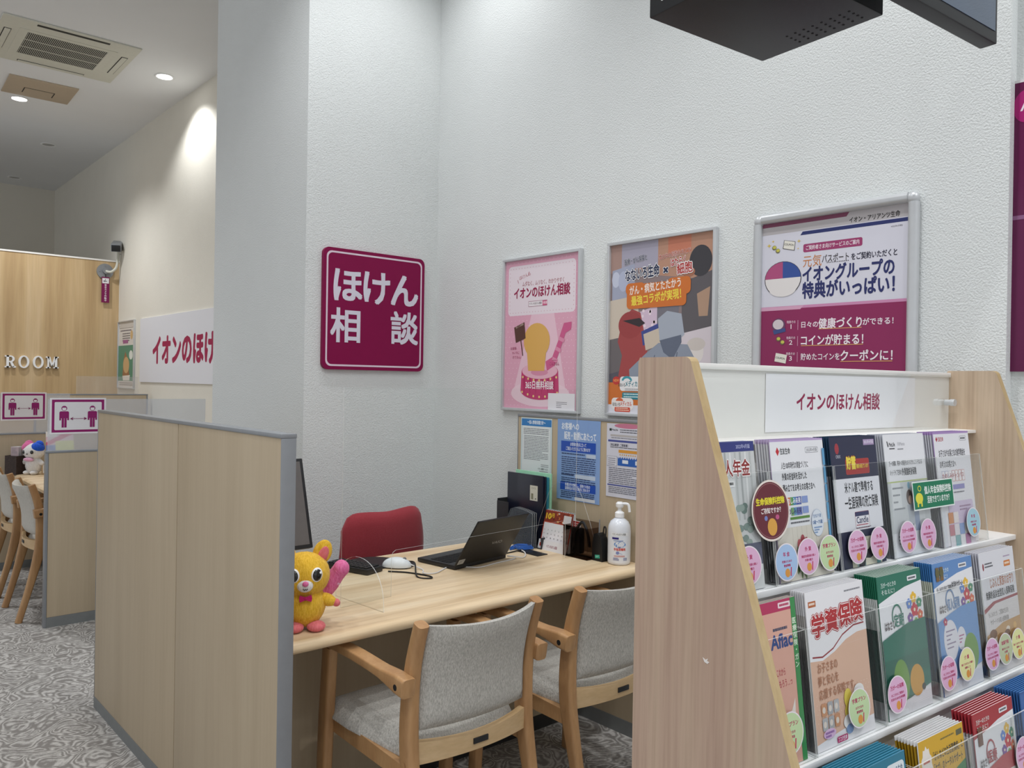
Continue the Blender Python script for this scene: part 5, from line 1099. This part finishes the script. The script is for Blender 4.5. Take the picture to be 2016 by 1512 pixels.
        p = Print(kind, Wd, H, 'dedde3'); p.ell(18, 34, 4, 9, '8d2a34', 10); p.bars(26, 26, 42, 2, 7, '55555c', 3.5, 2); p.rrect(126, 30, 34, 14, 2, 'd07a2f'); p.bars(130, 34, 26, 1, 5, 'f0d8c0', 5); p.bars(126, 18, 36, 1, 5, 'b09ab4', 3)
        p.text('じぶんと家族のお守り', 44, 62, 26, 'b4683a', w=124, b=.02); p.text('無解約返戻金型収入保障保険', 18, 92, 20, '2e2e36', w=150, b=.03)
        p.rect(0, 124, Wd, 160, 'd9d4d4'); p.poly([(0, 132), (50, 118), (Wd, 114), (Wd, 120), (60, 124), (0, 142)], '9a4048'); p.text('もしものとき、ご家族の生活を', 20, 140, 13, '77726f', w=104); p.text('サポートする収入保障保険', 26, 158, 13, '77726f', w=96)
        p.poly([(0, 192), (90, 172), (Wd, 168), (Wd, 250), (0, 262)], 'c39a68'); p.dots([(150, 188)], 9, 'dcb06a'); p.ell(112, 190, 10, 6, 'e8dccc'); p.ell(34, 206, 17, 22, 'e3dacd'); p.ell(34, 192, 19, 11, '7a5236'); p.rect(20, 222, 28, 34, '7a5236'); p.ell(106, 212, 14, 17, 'e3dacd'); p.ell(106, 200, 15, 9, '7a5236'); p.rect(96, 224, 22, 24, '7a5236')
    elif kind == 'teal':
        p = Print(kind, Wd, H, '257690'); p.rrect(118, 14, 60, 30, 8, 'dfe6ea'); p.text('なないろ生命', 124, 20, 15, '3a5a7a', w=48, b=.02); p.text('がんも一時金で保障！', 52, 64, 32, 'dfd76a', w=124, b=.035); p.bars(96, 100, 76, 2, 10, 'c9dbe2', 6); p.rect(10, 70, 26, 10, 'c4d4da'); p.rect(0, 150, Wd, 60, '3a8aa2')
    elif kind == 'yel':
        p = Print(kind, 175, H, '2f7a44'); p.poly([(0, 0), (175, 0), (175, 70), (110, 86), (0, 110)], 'd3a520'); p.rrect(146, 10, 24, 11, 2, '5a5a40'); p.bars(84, 12, 54, 1, 5, '7a6a2a', 3)
        p.text('「がんなどの生活習慣病」と', 52, 30, 18, '33312a', w=116, b=.03); p.text('「ケガ」のトータルサポート', 52, 52, 18, '33312a', w=112, b=.03)
        n = 24; p.poly([(26+(19 if i % 2 else 22)*math.cos(2*math.pi*i/n), 58+(40 if i % 2 else 46)*math.sin(2*math.pi*i/n)) for i in range(n)], 'e8e0d8'); p.text('NEW', 26, 54, 24, 'c0432c', w=32, al='c', b=.02); p.bars(14, 40, 24, 1, 5, 'c0432c', 4)
        p.text('医療保険', 84, 92, 22, 'e6ece4', w=60, b=.035); p.text('もう迷わない！', 86, 120, 28, 'e6ece4', w=84, b=.02); p.ell(40, 134, 30, 18, 'c86a3a'); p.bars(18, 126, 44, 3, 7, 'f0d8c8', 4)
    else:
        c = dict(bluestack='2f5fa4', purple='dcd6e6')[kind]; p = Print(kind, 110 if kind == 'purple' else Wd, H, c); p.rect(0, 0, p.w, 5, 'b4a8d0' if kind == 'purple' else '2a5698'); p.bars(20, 30, p.w-40, 4, 12, 'b4b8cc', 5)
    return p
def booklet_copy(w, h, th, bands, top):
    """a booklet seen by its edges: bands are (z0, z1, colour) fractions of the height"""
    me = bpy.data.meshes.new('booklet'); V = []; F = []; C = []
    for z0, z1, c in bands:
        b = len(V); a0, a1 = z0*h, z1*h; c = lin(c)
        V += [(-w/2, 0, a0), (w/2, 0, a0), (w/2, 0, a1), (-w/2, 0, a1), (-w/2, th, a0), (w/2, th, a0), (w/2, th, a1), (-w/2, th, a1)]
        for q in ((0, 1, 2, 3), (5, 4, 7, 6), (4, 0, 3, 7), (1, 5, 6, 2), (3, 2, 6, 7), (4, 5, 1, 0)): F.append(tuple(b+i for i in q)); C.append(lin(top) if q == (3, 2, 6, 7) and z1 == 1 else c)
    me.from_pydata(V, [], F); a = me.color_attributes.new('Col', 'FLOAT_COLOR', 'CORNER'); a.data.foreach_set('color', [x for c in C for _ in range(4) for x in (*c, 1)])
    me.materials.append(M['pr']); return me
TILT = -math.atan(TL)
RP = [(.965, 1.0595), (.851, .7775), (.735, .4965)]
BK = [  # row, s-left, art, label, copies, spacing mm, bands, group
 (0, 1.164, 'kojin', 'grey booklet with navy top band, first of the top shelf beside the wooden side', 4, 5, [(0, .93, 'c6c8c8'), (.93, 1, '8a8fb0')]),
 (0, 1.365, 'sumi', 'white booklet with red tulips on the top shelf', 5, 6, [(0, .97, 'd6d6da'), (.97, 1, 'b9a8c8')]),
 (0, 1.573, 'navy', 'navy and white booklet with a cream picture on the top shelf', 6, 5.5, [(0, .7, '9fa3b4'), (.7, 1, '1d3a54')]),
 (0, 1.789, 'met', 'white booklet with a photo of two people standing, on the top shelf', 6, 5.5, [(0, 1, 'c2c4cc')]),
 (0, 2.022, 'last', 'white booklet with coloured tiles, last on the top shelf', 6, 6, [(0, .975, 'd0d0d8'), (.975, 1, 'a98ac0')]),
 (1, 1.166, 'afl', 'peach booklet with green side strip on the middle shelf', 2, 5, [(0, 1, '9fae96')]),
 (1, 1.324, 'gaku', 'white and peach booklet with big red heading characters', 6, 4.2, [(0, .85, 'bdb9b6'), (.85, 1, 'dcdcdf')]),
 (1, 1.571, 'green', 'dark green booklet with coloured flowers on the middle shelf', 11, 3.6, [(0, .12, 'd9d9d9'), (.12, .62, '2f5f52'), (.62, .84, 'cfd3d0'), (.84, 1, '1f6a50')]),
 (1, 1.797, 'blue', 'light blue booklet with coloured flowers on the middle shelf', 8, 4.2, [(0, .1, 'd3d5d9'), (.1, .58, '5b7ea8'), (.58, .86, 'cfd3c4'), (.86, 1, '3f78b4')]),
 (1, 2.017, 'brown', 'white and brown booklet, last on the middle shelf', 5, 5.5, [(0, .5, '9a7c5c'), (.5, 1, 'c3c3cc')]),
 (2, 1.166, 'purple', 'pale lilac booklet at the left end of the lowest visible shelf', 6, 5, [(0, 1, 'd6d2e0')]),
 (2, 1.288, 'teal', 'teal booklet with yellow lettering on the lowest visible shelf', 8, 5, [(0, 1, '3585a0')]),
 (2, 1.520, 'yel', 'yellow and green booklet with a NEW badge on the lowest visible shelf', 7, 5, [(0, .64, '2f6a40'), (.64, .97, 'b08a20'), (.97, 1, 'e6e6e6')]),
 (2, 1.738, 'redb', 'red and white booklet with flowers on the lowest visible shelf', 6, 5.5, [(0, .86, 'c9c3c4'), (.86, 1, 'a8323c')]),
 (2, 1.962, 'bluestack', 'plain blue booklet at the right end of the lowest visible shelf', 9, 4.5, [(0, 1, '33619e')]),
]
TOP = dict(teal='4a93b4', bluestack='3f78b8', navy='2a4560', green='cfe0d4', redb='dcb4b6', blue='d3dde8', afl='e0b8c0', purple='d8d0e4')
COLN = dict(kojin='grey', sumi='white tulip', navy='navy', met='white photo', last='white tiled', afl='peach', gaku='white and peach', green='dark green', blue='light blue', brown='white and brown', purple='pale lilac', teal='teal', yel='yellow and green', redb='red and white', bluestack='plain blue')
for row, s, kind, label, nc, sp, bands in BK:
    p = art(kind); n, z = RP[row]; w = p.w*.001; cs = s + w/2
    o = p.build('booklet', None, 'prg', 2.2, 'e2e2e4', side=bands[-1][2], top=TOP.get(kind, 'e2e1e3')); o.location = P3(cs, n, z); o.rotation_euler = (TILT, 0, RA); tag(o, label, 'booklet', 'booklets on the display rack')
    me = booklet_copy(w, p.h*.001, .0022, bands, TOP.get(kind, 'e2e1e3')); first = None
    for k in range(nc):
        if first is None: c = first = bpy.data.objects.new('booklet', me)
        else: c = first.copy()
        COL.objects.link(c); d = (k+1)*sp*.001
        c.location = P3(cs - random.uniform(0, .0015) - .0012*k*(row == 0), n + d*.8, z); c.rotation_euler = (TILT - R(.55)*(k+1)*(.35 if row == 0 else .5 if row == 1 else .8), 0, RA)
        tag(c, 'one of the ' + COLN[kind] + ' booklets stacked behind the front copy', 'booklet', 'spare ' + COLN[kind] + ' booklets')

# ------------------------------------------------------------------ hanging black box and display
t = thing('hanging_box', 'black ceiling-hung box with small holes underneath', 'display box', P3(0, 0, 2.3) + Vector((1.648, 1.006, 0)), R(-6.3))
w, d, h = .206, .166, .42
bm = BM(); add_box(bm, -w, w, -d, d, 0, h, bev=.004); obj('case', bm, 'black', t)
bm = BM()
for j in range(4):
    for i in range(8): add_cyl(bm, (w-.028-j*.017, -d+.035+i*.0235+(j % 2)*.0, -.0006), (w-.028-j*.017, -d+.035+i*.0235, .0005), .003, n=10)
obj('speaker_holes', bm, 'hole', t)
bm = BM(); add_prism(bm, [(.140, .040), (.118, .040), (.104, .026), (.126, .026)], 'x', -w-.0012, -w); add_prism(bm, [(.10, .046), (.08, .046), (.07, .034), (.09, .034)], 'x', -w-.0012, -w); obj('logo', bm, 'white', t, smooth=False)
bm = BM(); add_cyl(bm, (0, 0, h), (0, 0, ZC-2.3), .024); obj('ceiling_pole', bm, 'black', t)
t = thing('display_screen', 'flat black display screen hanging in the top right corner', 'screen', (2.188, .696, 2.3), R(-5.9))
bm = BM(); add_box(bm, -.95, 0, 0, .04, 0, .56, bev=.004); obj('case', bm, 'black', t)
bm = BM(); add_box(bm, -.93, -.014, -.0015, 0, .028, .54); obj('screen', bm, 'screen', t)
bm = BM(); add_box(bm, -.45, -.35, .04, .075, .22, .34); add_cyl(bm, (-.4, .06, .3), (-.4, .06, ZC-2.3), .02); obj('ceiling_bracket', bm, 'black', t)

bpy.data.objects.remove(_to); bpy.data.curves.remove(_tcu)
for o in list(bpy.data.objects):
    if o.parent is None and o.type == 'EMPTY' and not o.children: bpy.data.objects.remove(o)
